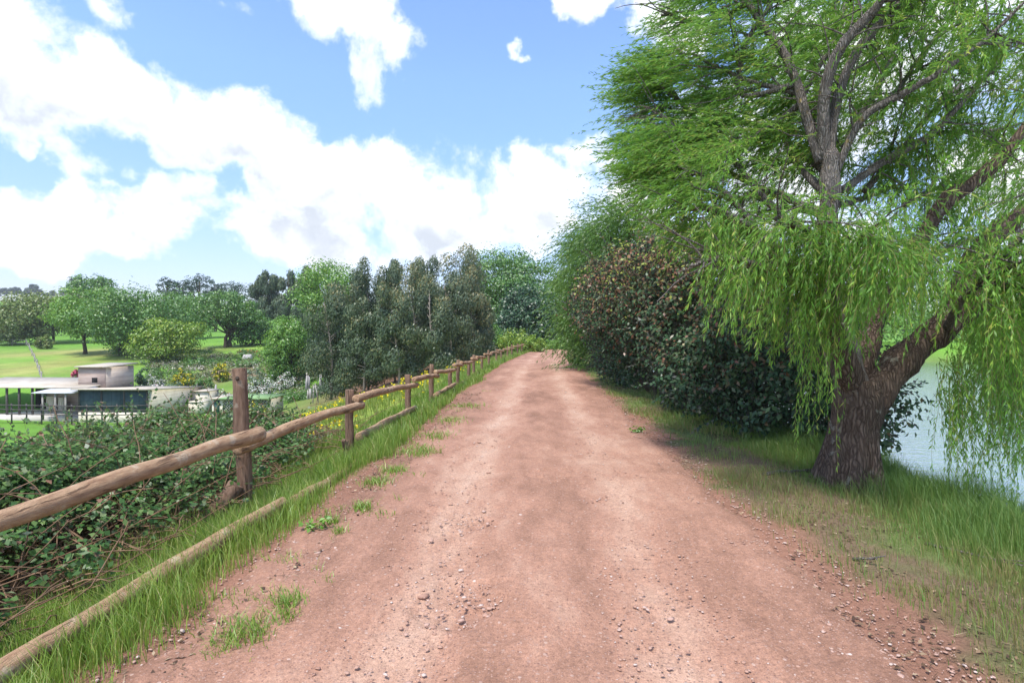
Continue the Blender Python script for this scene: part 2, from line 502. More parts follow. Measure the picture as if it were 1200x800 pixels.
def water_mat():
    m, N, out = newmat('pond_surface')
    g = N.n('ShaderNodeNewGeometry')
    mp = N.n('ShaderNodeMapping', ins={'Vector': g.outputs['Position'], 'Scale': (1.0, 2.2, 1.0), 'Rotation': (0, 0, 0.5)})
    n1 = N.noise(mp.outputs[0], 2.5, 4, 0.55)
    n2 = N.noise(mp.outputs[0], 11.0, 3, 0.5)
    h = N.math('ADD', n1.outputs[0], N.math('MULTIPLY', n2.outputs[0], 0.35))
    bp = N.n('ShaderNodeBump', ins={'Strength': 0.5, 'Distance': 0.10, 'Height': h})
    df = N.n('ShaderNodeBsdfDiffuse', ins={'Color': (0.42, 0.44, 0.44, 1)})
    gl = N.n('ShaderNodeBsdfGlossy', ins={'Color': (0.96, 0.98, 1.0, 1), 'Roughness': 0.10, 'Normal': bp.outputs[0]})
    lw = N.n('ShaderNodeFresnel', ins={'IOR': 1.9, 'Normal': bp.outputs[0]})
    fac = N.math('MULTIPLY_ADD', lw.outputs[0], 0.6, 0.66, clamp=True)
    p = N.n('ShaderNodeMixShader', ins={0: fac, 1: df.outputs[0], 2: gl.outputs[0]})
    N.link(p.outputs[0], out.inputs[0])
    return m


# ------------------------------------------------------------------ ground, road, pond
def axis_lines(a, b, step, lo, hi, growth):
    mid = list(np.arange(a, b + 1e-6, step))
    s = step
    up = [mid[-1]]
    while up[-1] < hi:
        s = min(s * growth, 200)
        up.append(up[-1] + s)
    s = step
    dn = [mid[0]]
    while dn[-1] > lo:
        s = min(s * growth, 200)
        dn.append(dn[-1] - s)
    return np.array(dn[::-1][:-1] + mid + up[1:])


def grid_faces(nx, ny):
    i = np.arange(ny - 1)[:, None] * nx
    j = np.arange(nx - 1)[None, :]
    return np.stack([i + j, i + j + 1, i + nx + j + 1, i + nx + j], -1).reshape(-1, 4)


def color_attr(ob, name, rgb):
    me = ob.data
    a = me.color_attributes.new(name, 'FLOAT_COLOR', 'POINT')
    c = np.ones((len(me.vertices), 4), np.float32)
    c[:, :3] = rgb
    a.data.foreach_set('color', c.ravel())


def build_ground():
    X = axis_lines(-4.4, 5.2, 0.08, -3000, 3000, 1.045)
    Y = axis_lines(0.8, 12, 0.09, -3000, 3000, 1.04)
    gx, gy = np.meshgrid(X, Y)
    x = gx.ravel()
    y = gy.ravel()
    z = H(x, y)
    s = x - cx(y)
    under = (np.abs(s) < 1.75) & (y < 118)
    z = np.where(under, z - 0.05 - 0.2 * sstep(25, 60, y), z)
    # base colours by what grows there
    soil = np.array([0.26, 0.135, 0.09])
    litter = np.array([0.150, 0.105, 0.066])
    lawn = np.array([0.125, 0.265, 0.034])
    dry = np.array([0.30, 0.29, 0.095])
    rough = np.array([0.11, 0.17, 0.04])
    brown = np.array([0.17, 0.10, 0.062])
    mud = np.array([0.10, 0.085, 0.055])
    n5 = vnoise(x, y, 5, 21) + 0.5 * vnoise(x, y, 1.3, 22)
    n1 = vnoise(x, y, 0.5, 23) + 0.6 * vnoise(x, y, 0.16, 24)

    def lerp(c, d, t):
        return c * (1 - t[:, None]) + d * t[:, None]

    c = np.tile(lawn, (len(x), 1))
    c = lerp(c, rough, sstep(-0.1, 0.4, vnoise(x, y, 25, 30) + 0.3 * n5) * (y < 40))
    # dry mown stretch of the paddock
    td = np.exp(-(((x + 72) / 22) ** 2 + ((y - 92) / 9) ** 2)) + np.exp(-(((x + 66) / 10) ** 2 + ((y - 72) / 9) ** 2))
    c = lerp(c, dry, np.clip(td * (0.9 + 1.2 * n5), 0, 0.85))
    # garden slope
    tg = np.exp(-(((x + 33) / 12) ** 2 + ((y - 70) / 9) ** 2) * 1.2)
    c = lerp(c, np.array([0.22, 0.145, 0.10]), np.clip(tg * 1.3 * (0.5 + 1.4 * n5), 0, 0.9))
    # leaf litter under the gums
    te = np.exp(-(((x + 11) / 9) ** 2 + ((y - 50) / 16) ** 2))
    c = lerp(c, brown, np.clip(te * 1.6 + n5 * 0.3, 0, 1) * (te > 0.1))
    # meadow along the fence
    tm = sstep(2.8, 3.6, -s) * (1 - sstep(8, 12, -s)) * sstep(8, 12, y) * (1 - sstep(38, 48, y))
    c = lerp(c, np.array([0.22, 0.27, 0.05]), tm * 0.8)
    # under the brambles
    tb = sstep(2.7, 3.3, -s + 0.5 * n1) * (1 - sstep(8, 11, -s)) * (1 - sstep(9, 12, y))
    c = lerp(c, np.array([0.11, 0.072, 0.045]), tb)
    # left verge
    tv = sstep(2.15, 2.5, -s + 0.35 * n1) * (1 - sstep(2.8, 3.4, -s))
    corr = (s > -3.4) & (s < 30) & (y < 118)
    cv = np.tile(soil, (len(x), 1))
    cv = lerp(cv, np.array([0.12, 0.17, 0.04]), tv * 0.85)
    # right verge and bank
    tr = sstep(1.75, 2.4, s + 0.7 * n1)
    cv = lerp(cv, litter, tr)
    tgm = sstep(-0.15, 0.35, vnoise(x, y, 1.1, 31) + 0.5 * n1 + 0.45 * sstep(2.4, 4.0, s) + 0.05)
    cv = lerp(cv, np.array([0.11, 0.15, 0.045]), tgm * tr * 0.9)
    far_r = sstep(9, 16, s)
    cv = lerp(cv, lawn, far_r)
    wl = np.where(s < 0, 1 - sstep(2.6, 3.2, -s), 1.0) * corr
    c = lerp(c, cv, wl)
    c = lerp(c, mud, (z < WATER + 0.15) * (x > 3) * 1.0)
    mb = MB()
    mb.add(np.stack([x, y, z], -1), grid_faces(len(X), len(Y)))
    o = mb.build('ground', ground_mat(), smooth=True)
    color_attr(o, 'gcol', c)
    kind(o, 'structure')


def build_road():
    S = np.linspace(-2.15, 2.15, 150)
    Y = axis_lines(1.2, 7.5, 0.028, -25, 118, 1.018)
    gs, gy = np.meshgrid(S, Y)
    s = gs.ravel()
    y = gy.ravel()
    x = s + cx(y)
    edge = 2.0 + 0.10 * vnoise(y, y * 0, 0.9, 41) + 0.06 * vnoise(y, y * 0 + 9, 0.25, 42)
    edge = edge - 0.14 * (s > 0)
    lift = 0.014 + 0.10 * sstep(22, 60, y) - (0.05 + 0.12 * sstep(22, 60, y)) * sstep(-0.22, 0.10, np.abs(s) - edge)
    near = 1 - sstep(12, 30, y)
    wob = 0.10 * vnoise(y, y * 0, 3.0, 43)
    tr = np.exp(-((s - 0.78 - wob) / 0.28) ** 2) + np.exp(-((s + 0.72 - wob) / 0.30) ** 2)
    z = H(x, y) + lift - 0.018 * tr + 0.02 * np.exp(-(s / 0.35) ** 2)
    bump = 0.028 * vnoise(x, y, 0.5, 44) + 0.016 * vnoise(x, y, 0.17, 45) + 0.009 * vnoise(x, y, 0.07, 46)
    bump += 0.016 * np.maximum(vnoise(x, y, 0.11, 47) - 0.12, 0)
    z = z + bump * (0.4 + 0.6 * near)
    for hx, hy, hr, hd in ((-0.45, 3.35, 0.30, 0.035), (-0.62, 4.75, 0.30, 0.03), (-0.15, 3.0, 0.16, 0.015), (0.1, 6.4, 0.3, 0.02)):
        d = np.sqrt((x - hx) ** 2 + ((y - hy) / 1.2) ** 2) / hr + 0.5 * vnoise(x, y, 0.12, 48)
        z -= hd * (1 - sstep(0.55, 1.0, d))
        z += 0.035 * np.maximum(vnoise(x, y, 0.05, 49), 0) * (1 - sstep(0.7, 1.1, d))
    mb = MB()
    mb.add(np.stack([x, y, z], -1), grid_faces(len(S), len(Y)))
    o = mb.build('dirt_road', road_mat(), smooth=True)
    a = o.data.attributes.new('track', 'FLOAT', 'POINT')
    sh = sstep(1.35, 2.0, np.abs(s))
    a.data.foreach_set('value', np.clip(tr * (1 - 0.5 * sstep(18, 45, y)) - 0.55 * sh, -0.6, 1).astype(np.float32))
    kind(o, 'structure')
    return s, y, z


def ico():
    t = (1 + 5 ** 0.5) / 2
    V = np.array([(-1, t, 0), (1, t, 0), (-1, -t, 0), (1, -t, 0), (0, -1, t), (0, 1, t), (0, -1, -t), (0, 1, -t), (t, 0, -1), (t, 0, 1), (-t, 0, -1), (-t, 0, 1)], float)
    V /= np.linalg.norm(V[0])
    F = np.array([(0, 11, 5), (0, 5, 1), (0, 1, 7), (0, 7, 10), (0, 10, 11), (1, 5, 9), (5, 11, 4), (11, 10, 2), (10, 7, 6), (7, 1, 8), (3, 9, 4), (3, 4, 2), (3, 2, 6), (3, 6, 8), (3, 8, 9), (4, 9, 5), (2, 4, 11), (6, 2, 10), (8, 6, 7), (9, 8, 1)])
    return V, F


def road_z(x, y):
    return H(x, y) + 0.012


def build_gravel():
    V0, F0 = ico()
    n = 17000
    y = 1.9 + 16 * rng.random(n) ** 2.2
    s = np.where(rng.random(n) < 0.5, rng.normal(0, 0.8, n), np.where(rng.random(n) < 0.45, -1, 1) * (1.45 + 0.65 * rng.random(n)))
    # clusters in the pot-holes and along a track
    k = 260
    y[:k] = rng.normal(3.35, 0.22, k)
    s[:k] = rng.normal(-0.45, 0.2, k)
    y[k:2 * k] = rng.normal(4.75, 0.25, k)
    s[k:2 * k] = rng.normal(-0.6, 0.2, k)
    keep = (np.abs(s) < 2.4) & (y > 1.8)
    s, y = s[keep], y[keep]
    n = len(s)
    x = s + cx(y)
    size = 0.0028 + 0.0075 * rng.random(n) ** 3.0
    big = rng.random(n) < 0.02
    size[big] *= 1.9
    size[:2 * k] *= np.where(rng.random(2 * k) < .25, 1.7, 0.9)[:len(size[:2 * k])]
    size *= 1 + 0.05 * y
    ang = rng.uniform(0, 2 * pi, n)
    sc = np.stack([size * rng.uniform(0.8, 1.6, n), size * rng.uniform(0.7, 1.2, n), size * rng.uniform(0.22, 0.42, n)], -1)
    J = 1 + 0.28 * rng.uniform(-1, 1, (n, 12, 1))
    V = V0[None] * J * sc[:, None, :]
    ca, sa = np.cos(ang)[:, None], np.sin(ang)[:, None]
    vx = V[..., 0] * ca - V[..., 1] * sa
    vy = V[..., 0] * sa + V[..., 1] * ca
    hz = road_z(x, y)
    W = np.stack([vx + x[:, None], vy + y[:, None], V[..., 2] + hz[:, None] - 0.12 * size[:, None]], -1)
    F = F0[None] + (np.arange(n) * 12)[:, None, None]
    mb = MB()
    tint = np.repeat(rng.random(n), 12)
    mb.add(W.reshape(-1, 3), None, F.reshape(-1, 3), tint)
    m, N, out = newmat('road_gravel')
    a = N.n('ShaderNodeAttribute', attribute_name='tint')
    col = N.ramp(a.outputs['Fac'], [(0, (0.30, 0.17, 0.125)), (0.35, (0.40, 0.24, 0.175)), (0.75, (0.44, 0.29, 0.23)), (1, (0.56, 0.46, 0.40))])
    g = N.n('ShaderNodeNewGeometry')
    nz = N.noise(g.outputs['Position'], 90, 3, 0.6)
    bp = N.n('ShaderNodeBump', ins={'Strength': 0.5, 'Distance': 0.004, 'Height': nz.outputs[0]})
    p = N.n('ShaderNodeBsdfPrincipled', ins={'Base Color': col, 'Roughness': 0.9, 'Normal': bp.outputs[0], 'Specular IOR Level': 0.2})
    N.link(p.outputs[0], out.inputs[0])
    stuff(mb.build('gravel', m), 'loose reddish stones and gravel scattered over the dirt road', 'gravel')


def build_pond():
    mb = MB()
    mb.add([(3.5, -30, WATER), (85, -30, WATER), (85, 70, WATER), (3.5, 70, WATER)], [(0, 1, 2, 3)])
    kind(mb.build('pond_water', water_mat()), 'structure')


build_ground()
build_road()
build_gravel()
build_pond()


# ------------------------------------------------------------------ foliage primitives
def randdir(n):
    v = rng.normal(size=(n, 3))
    return norm(v)


def add_leaves(mb, P, A, Nn, L, W, tint, fold=0.25):
    """leaf blades: base P, axis A, face normal Nn; one folded quad each"""
    A = norm(A)
    S = norm(np.cross(A, Nn))
    Nn = np.cross(S, A)
    L = np.broadcast_to(L, (len(P),))[:, None]
    W = np.broadcast_to(W, (len(P),))[:, None]
    mid = P + A * L * 0.45
    a = P
    b = mid + S * W * 0.5 + Nn * W * fold
    c = P + A * L
    d = mid - S * W * 0.5 + Nn * W * fold
    V = np.stack([a, b, c, d], 1).reshape(-1, 3)
    F = np.arange(len(P) * 4).reshape(-1, 4)
    mb.add(V, F, None, np.repeat(tint, 4))


def clump_leaves(mb, C, R, per, L, W, flat=0.7, up=0.5, centre=None, droop=0.0, tint_shift=None, jit=0.55, inner=0.5):
    """leaf clumps round centres C with radius R"""
    n = len(C)
    Cc = np.repeat(C, per, 0)
    rr = np.repeat(np.broadcast_to(R, (n,)), per)
    d = randdir(n * per)
    rad = rng.random(n * per) ** inner
    off = d * (rad * rr)[:, None]
    off[:, 2] *= flat
    P = Cc + off
    o = norm(off)
    if centre is not None:
        if np.ndim(centre) == 2 and len(centre) == n:
            centre = np.repeat(centre, per, 0)
        o = norm(o + 0.8 * norm(P - centre))
    Nn = norm(o * 0.8 + np.array([0, 0, up]) + jit * randdir(n * per))
    A = norm(np.cross(Nn, randdir(n * per)) + np.array([0, 0, -droop]))
    ct = np.repeat(rng.uniform(-0.18, 0.18, n), per)
    if tint_shift is not None:
        ct = ct + np.repeat(tint_shift, per)
    t = np.clip(rng.beta(2, 2.2, n * per) + ct, 0, 1)
    add_leaves(mb, P, A, Nn, L * rng.uniform(0.7, 1.3, n * per), W * rng.uniform(0.7, 1.3, n * per), t)


def ell_points(ells, n, shell=0.55):
    """points spread over ellipsoids, weighted by their size"""
    w = np.array([(e[3] * e[4] * e[5]) ** (2 / 3) for e in ells])
    idx = rng.choice(len(ells), n, p=w / w.sum())
    E = np.array(ells)[idx]
    d = randdir(n)
    r = shell + (1 - shell) * rng.random(n) ** 0.7
    return E[:, :3] + d * r[:, None] * E[:, 3:6], E[:, :3]


def curve(p0, p1, n=6, sag=0.0, jit=0.0, lift=0.0):
    t = np.linspace(0, 1, n)[:, None]
    P = p0 * (1 - t) + p1 * t
    P[:, 2] += (lift * np.sin(pi * t[:, 0])) - sag * np.sin(pi * t[:, 0])
    if jit:
        P[1:-1] += rng.normal(0, jit, (n - 2, 3))
    return P


def tree(name, label, cat, base, ells, leafmat, bark, trunk_r, n_clump, per, cr, L, W, fork=0.35, limbs=8, flat=0.7, up=0.5, droop=0.0, group=None, shell=0.55, lean=(0, 0), trunks=1):
    """ells are (dx,dy,dz,rx,ry,rz) from the base"""
    base = np.asarray(base, float)
    root = thing(name, label, cat, base, group)
    E = [(base[0] + e[0], base[1] + e[1], base[2] + e[2], e[3], e[4], e[5]) for e in ells]
    top = max(e[2] for e in ells)
    C, cen = ell_points(E, n_clump, shell)
    mb = MB()
    clump_leaves(mb, C, cr * rng.uniform(0.6, 1.35, len(C)), per, L, W, flat, up, None, droop, None, 0.38, 0.33)
    mb.build('crown', leafmat, root)
    tb = MB()
    for k in range(trunks):
        o = np.array([rng.uniform(-1, 1), rng.uniform(-1, 1), 0]) * (trunk_r * 2.2 if trunks > 1 else 0)
        fk = base + o * 1.5 + np.array([lean[0], lean[1], top * fork * 2])
        P = curve(base + o - np.array([0, 0, 0.3]), fk, 7, 0, trunk_r * 0.35)
        r = np.linspace(trunk_r * 1.25, trunk_r * 0.7, 7)
        r[0] *= 1.3
        tb.tube(P, r, 7, rough=0.08)
        sel = rng.choice(len(C), min(limbs, len(C)), replace=False)
        for i in sel:
            st = P[rng.integers(3, 7)]
            tb.tube(curve(st, C[i], 5, 0, 0.1 * trunk_r * 4, 0.15), np.linspace(trunk_r * 0.5, trunk_r * 0.12, 5), 5, caps=False)
    tb.build('trunk', bark, root, smooth=True)
    return root


def gb(px, Y):
    x = ax(px, Y)
    return np.array([x, Y, float(H(x, Y))])


# ------------------------------------------------------------------ strand foliage (willows)
def strands(P0, D0, L, nseg, wind, grav, jit=0.12):
    P = [P0]
    D = norm(D0)
    st = (L / nseg)[:, None]
    for k in range(nseg):
        D = norm(D + wind + np.stack([0 * grav, 0 * grav, -grav], -1) + rng.normal(0, jit, D.shape))
        P.append(P[-1] + D * st)
    return np.stack(P, 1)


def strand_leaves(mb, SP, per, L, W, spread=0.6, tshift=None):
    n, m, _ = SP.shape
    A0 = SP[:, :-1]
    D = SP[:, 1:] - SP[:, :-1]
    P = np.repeat(A0.reshape(-1, 3), per, 0)
    Dr = np.repeat(D.reshape(-1, 3), per, 0)
    u = rng.random((len(P), 1))
    P = P + Dr * u
    Dn = norm(Dr)
    side = norm(np.cross(Dn, randdir(len(P))))
    A = norm(Dn + side * spread * rng.uniform(0.3, 1.2, (len(P), 1)) + np.array([0, 0, -0.15]))
    Nn = randdir(len(P)) + np.array([0, 0, 0.6])
    t0 = np.repeat(rng.uniform(-0.2, 0.2, n) + (0 if tshift is None else tshift), (m - 1) * per)
    t = np.clip(rng.beta(2, 2.5, len(P)) + t0, 0, 1)
    add_leaves(mb, P, A, Nn, L * rng.uniform(0.6, 1.25, len(P)), W * rng.uniform(0.7, 1.3, len(P)), t, 0.15)


def ribbons(mb, SP, w):
    n, m, _ = SP.shape
    D = norm(np.gradient(SP, axis=1))
    S = norm(np.cross(D, np.repeat(randdir(n)[:, None], m, 1)))
    ww = w * np.linspace(1, 0.3, m)[None, :, None]
    V = np.stack([SP + S * ww, SP - S * ww], 2).reshape(-1, 3)
    i = (np.arange(n) * m * 2)[:, None] + np.arange(m - 1)[None] * 2
    F = np.stack([i, i + 1, i + 3, i + 2], -1).reshape(-1, 4)
    mb.add(V, F)


def poly(pts, n):
    """smooth resample of control rows (x,y,z,r) by Catmull-Rom"""
    p = np.asarray(pts, float)
    p = np.vstack([2 * p[0] - p[1], p, 2 * p[-1] - p[-2]])
    segs = len(p) - 3
    out = []
    for t in np.linspace(0, segs - 1e-6, n):
        i = int(t)
        f = t - i
        a, b, c, d = p[i], p[i + 1], p[i + 2], p[i + 3]
        out.append(0.5 * ((2 * b) + (c - a) * f + (2 * a - 5 * b + 4 * c - d) * f * f + (3 * b - a - 3 * c + d) * f ** 3))
    return np.array(out)


def hero_willow():
    bx = at(1000, 560, 6.5)
    base = np.array([bx[0], 6.5, float(H(bx[0], 6.5))])
    root = thing('willow_tree', 'huge windblown willow with thick leaning brown trunk on the pond bank', 'tree', base)

    def px(rows):
        return [(*at(a, b, Y), r) for a, b, Y, r in rows]

    tb = MB()
    trunk = px([(992, 575, 6.5, 0.34), (994, 550, 6.5, 0.275), (1000, 510, 6.5, 0.245), (1005, 475, 6.5, 0.25), (1006, 445, 6.5, 0.20)])
    T = poly(trunk, 22)
    tb.tube(T[:, :3], T[:, 3], 26, rough=0.075)
    # root flare
    for a in np.linspace(0, 2 * pi, 7, endpoint=False):
        d = np.array([math.cos(a), math.sin(a), 0])
        P = [base + d * 0.46 + (-.05, 0, -0.14), base + d * 0.29 + (-.05, 0, 0.08), base + d * 0.19 + (-.03, 0, 0.42), base + d * 0.16 + (0.02, 0, 0.8)]
        tb.tube(np.array(P), [0.06, 0.10, 0.11, 0.07], 8, rough=0.12)
    tb.build('trunk', M['bark_willow'], root, smooth=True)
    big = [
        px([(1008, 480, 6.5, .25), (988, 420, 6.55, .20), (973, 360, 6.6, .165), (966, 300, 6.6, .14), (968, 240, 6.6, .125), (968, 195, 6.6, .118), (967, 175, 6.6, .085), (966, 163, 6.6, .03)]),
        px([(1008, 490, 6.5, .22), (1035, 450, 6.55, .215), (1066, 415, 6.6, .195), (1106, 384, 6.6, .175), (1155, 345, 6.5, .155), (1205, 312, 6.3, .13), (1290, 250, 6.0, .10), (1380, 170, 5.8, .05)]),
        px([(1006, 465, 6.6, .17), (1018, 405, 6.9, .15), (1032, 360, 7.1, .14), (1060, 322, 7.2, .12), (1107, 240, 7.0, .10), (1153, 205, 6.9, .09), (1205, 150, 6.8, .07), (1270, 60, 6.7, .04)]),
        px([(1100, 390, 6.65, .15), (1135, 320, 6.9, .14), (1165, 278, 7.0, .13), (1205, 243, 7.1, .11), (1300, 150, 7.3, .06)]),
        px([(1000, 460, 6.45, .16), (985, 410, 6.3, .13), (938, 335, 6.2, .10), (900, 292, 6.3, .075), (850, 262, 6.5, .05), (815, 235, 6.9, .035), (785, 210, 7.1, .02)]),
    ]
    mid = [
        px([(962, 190, 6.6, .085), (946, 140, 6.7, .075), (932, 95, 6.8, .066), (915, 52, 6.9, .06), (880, 5, 7.0, .05), (845, -40, 7.1, .035), (800, -80, 7.2, .02)]),
        px([(966, 190, 6.6, .09), (966, 120, 6.5, .082), (977, 75, 6.4, .076), (998, 40, 6.3, .07), (1037, 0, 6.2, .06), (1080, -60, 6.1, .04), (1110, -130, 6, .02)]),
        px([(970, 190, 6.6, .08), (980, 120, 6.6, .07), (1004, 62, 6.6, .062), (1035, 25, 6.6, .056), (1065, -5, 6.6, .048), (1130, -70, 6.6, .03)]),
        px([(964, 225, 6.65, .06), (925, 175, 7.1, .05), (930, 130, 7.4, .045), (965, 60, 7.6, .035), (985, 0, 7.8, .03), (1000, -80, 8, .02)]),
        px([(930, 100, 6.8, .045), (868, 110, 7.0, .035), (872, 52, 7.1, .035), (900, 0, 7.3, .03), (930, -60, 7.5, .02)]),
        px([(985, 224, 6.9, .06), (1027, 196, 7.1, .055), (1097, 154, 7.2, .045), (1153, 98, 7.3, .03), (1200, 40, 7.4, .02)]),
        px([(975, 215, 6.6, .05), (1009, 140, 6.4, .05), (1060, 107, 6.2, .045), (1107, 79, 6.0, .035), (1167, 33, 5.8, .022), (1220, -20, 5.6, .015)]),
        px([(980, 205, 6.8, .04), (1003, 138, 7.3, .04), (1046, 107, 7.5, .035), (1083, 51, 7.6, .03), (1144, 5, 7.7, .02)]),
        px([(1013, 224, 7.3, .045), (1060, 173, 7.6, .04), (1107, 154, 7.8, .035), (1153, 152, 8.0, .025), (1210, 140, 8.2, .015)]),
        px([(966, 295, 6.6, .07), (900, 235, 7.0, .055), (850, 165, 7.3, .04), (810, 120, 7.5, .03), (775, 85, 7.7, .018)]),
        px([(967, 250, 6.6, .055), (890, 220, 7.4, .045), (840, 195, 7.8, .035), (800, 160, 8.0, .022), (770, 130, 8.2, .015)]),
        px([(938, 110, 6.8, .04), (880, 95, 7.0, .034), (835, 75, 7.1, .026), (795, 55, 7.2, .016)]),
        px([(938, 335, 6.2, .06), (890, 310, 5.8, .045), (850, 300, 5.5, .03), (820, 310, 5.4, .02)]),
        px([(966, 290, 6.5, .05), (950, 270, 5.9, .04), (930, 260, 5.5, .03), (900, 255, 5.2, .02)]),
        px([(975, 350, 6.5, .05), (985, 310, 6.0, .04), (1000, 285, 5.6, .03), (1010, 270, 5.3, .02)]),
        px([(1110, 383, 6.5, .06), (1130, 350, 6.0, .045), (1160, 320, 5.6, .035), (1200, 300, 5.3, .02)]),
        px([(1060, 322, 7.2, .06), (1090, 300, 8.0, .05), (1140, 280, 8.6, .04), (1210, 270, 9.2, .025)]),
        px([(1032, 360, 7.1, .06), (1010, 320, 7.9, .045), (980, 290, 8.6, .035), (930, 270, 9.2, .02)]),
        px([(850, 262, 6.5, .04), (830, 275, 7.0, .03), (805, 255, 7.4, .02), (785, 235, 7.7, .012)]),
        px([(1155, 345, 6.5, .07), (1180, 300, 6.0, .05), (1240, 240, 5.7, .04), (1300, 200, 5.4, .02)]),
        px([(840, 160, 7.4, .03), (815, 165, 7.2, .025), (790, 145, 7.2, .018), (765, 130, 7.3, .012)]),
        px([(880, 5, 7.0, .035), (830, 20, 7.3, .03), (780, 15, 7.6, .02)]),
        px([(1037, 0, 6.2, .04), (1100, -10, 6.5, .03), (1170, -30, 6.8, .02)]),
        px([(966, 200, 6.8, .06), (940, 180, 7.6, .05), (900, 150, 8.4, .04), (860, 140, 9.0, .02)]),
        px([(950, 150, 6.9, .05), (960, 110, 7.8, .045), (950, 70, 8.6, .03), (920, 40, 9.2, .02)]),
        px([(1000, 150, 7.2, .05), (1030, 100, 8.0, .045), (1050, 60, 8.7, .03), (1060, 20, 9.2, .02)]),
        px([(1060, 173, 7.6, .05), (1090, 130, 8.3, .04), (1130, 90, 8.9, .03), (1170, 70, 9.4, .02)]),
        px([(1060, 240, 7.4, .05), (1100, 220, 8.2, .04), (1150, 210, 8.9, .03), (1200, 190, 9.4, .02)]),
        px([(985, 240, 7.0, .05), (1010, 235, 8.0, .045), (1040, 230, 8.8, .03), (1070, 225, 9.3, .02)]),
        px([(962, 250, 6.8, .05), (925, 245, 7.8, .045), (890, 250, 8.6, .03), (860, 255, 9.2, .02)]),
        px([(1070, 300, 7.6, .05), (1085, 270, 8.2, .04), (1100, 255, 8.8, .02)]),
        px([(845, 20, 7.1, .035), (820, -20, 7.5, .03), (800, -60, 7.8, .02)]),
        px([(940, 120, 6.8, .045), (900, 150, 7.0, .04), (850, 175, 7.0, .03), (800, 200, 7.1, .02), (770, 215, 7.2, .012)]),
        px([(900, 292, 6.3, .05), (870, 250, 6.3, .04), (830, 215, 6.5, .03), (790, 195, 6.8, .02), (760, 180, 7.0, .012)]),
        px([(930, 310, 6.2, .05), (890, 270, 6.0, .04), (850, 240, 6.1, .03), (815, 235, 6.3, .02)]),
    ]
    lb = MB()
    gbm = MB()
    limbs = []
    for i, rows in enumerate(big):
        Q = poly(rows, 46)
        Q[:, 3] *= 0.86
        Q[:, 3] *= 1 + 0.10 * np.sin(np.arange(46) * 0.9 + rng.uniform(0, 6)) * (Q[:, 3] < 0.2)
        Q[:, :3] += np.cumsum(rng.normal(0, 0.005, (46, 3)), 0)
        (gbm if i == 0 else lb).tube(Q[:, :3], Q[:, 3], 12, rough=0.06)
        limbs.append(Q)
    for rows in mid:
        Q = poly(rows, 40)
        Q[:, 3] *= 0.78
        Q[:, :3] += np.cumsum(rng.normal(0, 0.010, (40, 3)), 0) * np.linspace(0, 1, 40)[:, None]
        gbm.tube(Q[:, :3], Q[:, 3], 9, rough=0.05)
        limbs.append(Q)
    # secondary branches
    Ps, Ds, Ls, Ws, Gs, Ts = [], [], [], [], [], []
    nbig = len(big)
    for li, Q in enumerate(limbs):
        seg = np.linalg.norm(np.diff(Q[:, :3], axis=0), axis=1)
        cl = np.concatenate([[0], np.cumsum(seg)])
        ok = Q[:, 3] < 0.075
        if not ok.any():
            continue
        s0 = cl[np.argmax(ok)]
        ln = cl[-1] - s0
        back = Q[-1, 1] > 8.4
        ns = int(ln * (5.0 if back else 9.0)) + 3
        for sv in s0 + ln * rng.random(ns) ** 0.7:
            i = min(np.searchsorted(cl, sv), len(cl) - 1)
            p = Q[i, :3]
            d = Q[i, :3] - Q[max(i - 2, 0), :3]
            hi = float(np.clip((p[2] - 2.6) / 1.6, 0, 1))
            left = float(np.clip((3.6 - p[0]) / 1.6, 0, 1))
            d = norm(d) * 0.6 + randdir(1)[0] * 0.9
            d[2] = d[2] * 0.6 + 0.1
            d[0] -= 0.5 * hi * left
            d[1] += 0.45 * hi * (1 - left)
            L = rng.uniform(0.35, 1.0)
            sp = strands(p[None], norm(d)[None], np.array([L]), 6, np.array([[-0.08 * hi * left, 0, 0]]), np.array([0.05]), 0.14)[0]
            r0 = min(Q[i, 3] * 0.6, 0.012)
            gbm.tube(sp, np.linspace(r0, 0.003, 7), 5, caps=False)
            nst = rng.integers(14, 26)
            u = rng.random(nst) ** 0.7 * 5.99
            ii = u.astype(int)
            pp = sp[ii] + (sp[ii + 1] - sp[ii]) * (u - ii)[:, None]
            dd = norm(norm(sp[ii + 1] - sp[ii]) * 0.6 + randdir(nst) * 0.8)
            Ps.append(pp)
            Ds.append(dd)
            lowr = p[2] < 3.0
            Ls.append(rng.uniform(0.35, 0.95, nst) * (1.15 if lowr else 1.0) * (1 - 0.25 * hi * (1 - left)))
            mid_ = float(np.clip((4.4 - p[0]) / 1.2, 0, 1)) * float(np.clip((p[2] - 2.0) / 1.0, 0, 1))
            w = 0.30 * hi * left + 0.10 * hi + 0.16 * mid_
            w *= rng.uniform(0.35, 1.45)
            Ws.append(np.tile([[-w, rng.uniform(-0.10, 0.14) * hi, 0.10 * w + rng.uniform(-0.07, 0.07) * hi]], (nst, 1)))
            Gs.append(np.full(nst, 0.30 - 0.13 * hi - 0.04 * mid_) * rng.uniform(0.6, 1.4))
            Ts.append(np.full(nst, 0.14 * hi * (1 - left) + rng.uniform(-0.22, 0.26)))
    # curtains hanging to the water on the right and before the trunk
    def curtain(pxs, pys, Ys, n, l0, l1):
        P0 = np.array([at(rng.uniform(*pxs), rng.uniform(*pys), rng.uniform(*Ys)) for _ in range(n)])
        Ps.append(P0)
        Ds.append(norm(randdir(n) * 0.6 + np.array([0, 0, -0.4])))
        Ls.append(rng.uniform(l0, l1, n))
        Ws.append(np.zeros((n, 3)))
        Gs.append(np.full(n, 0.35))
        Ts.append(np.full(n, 0.08))

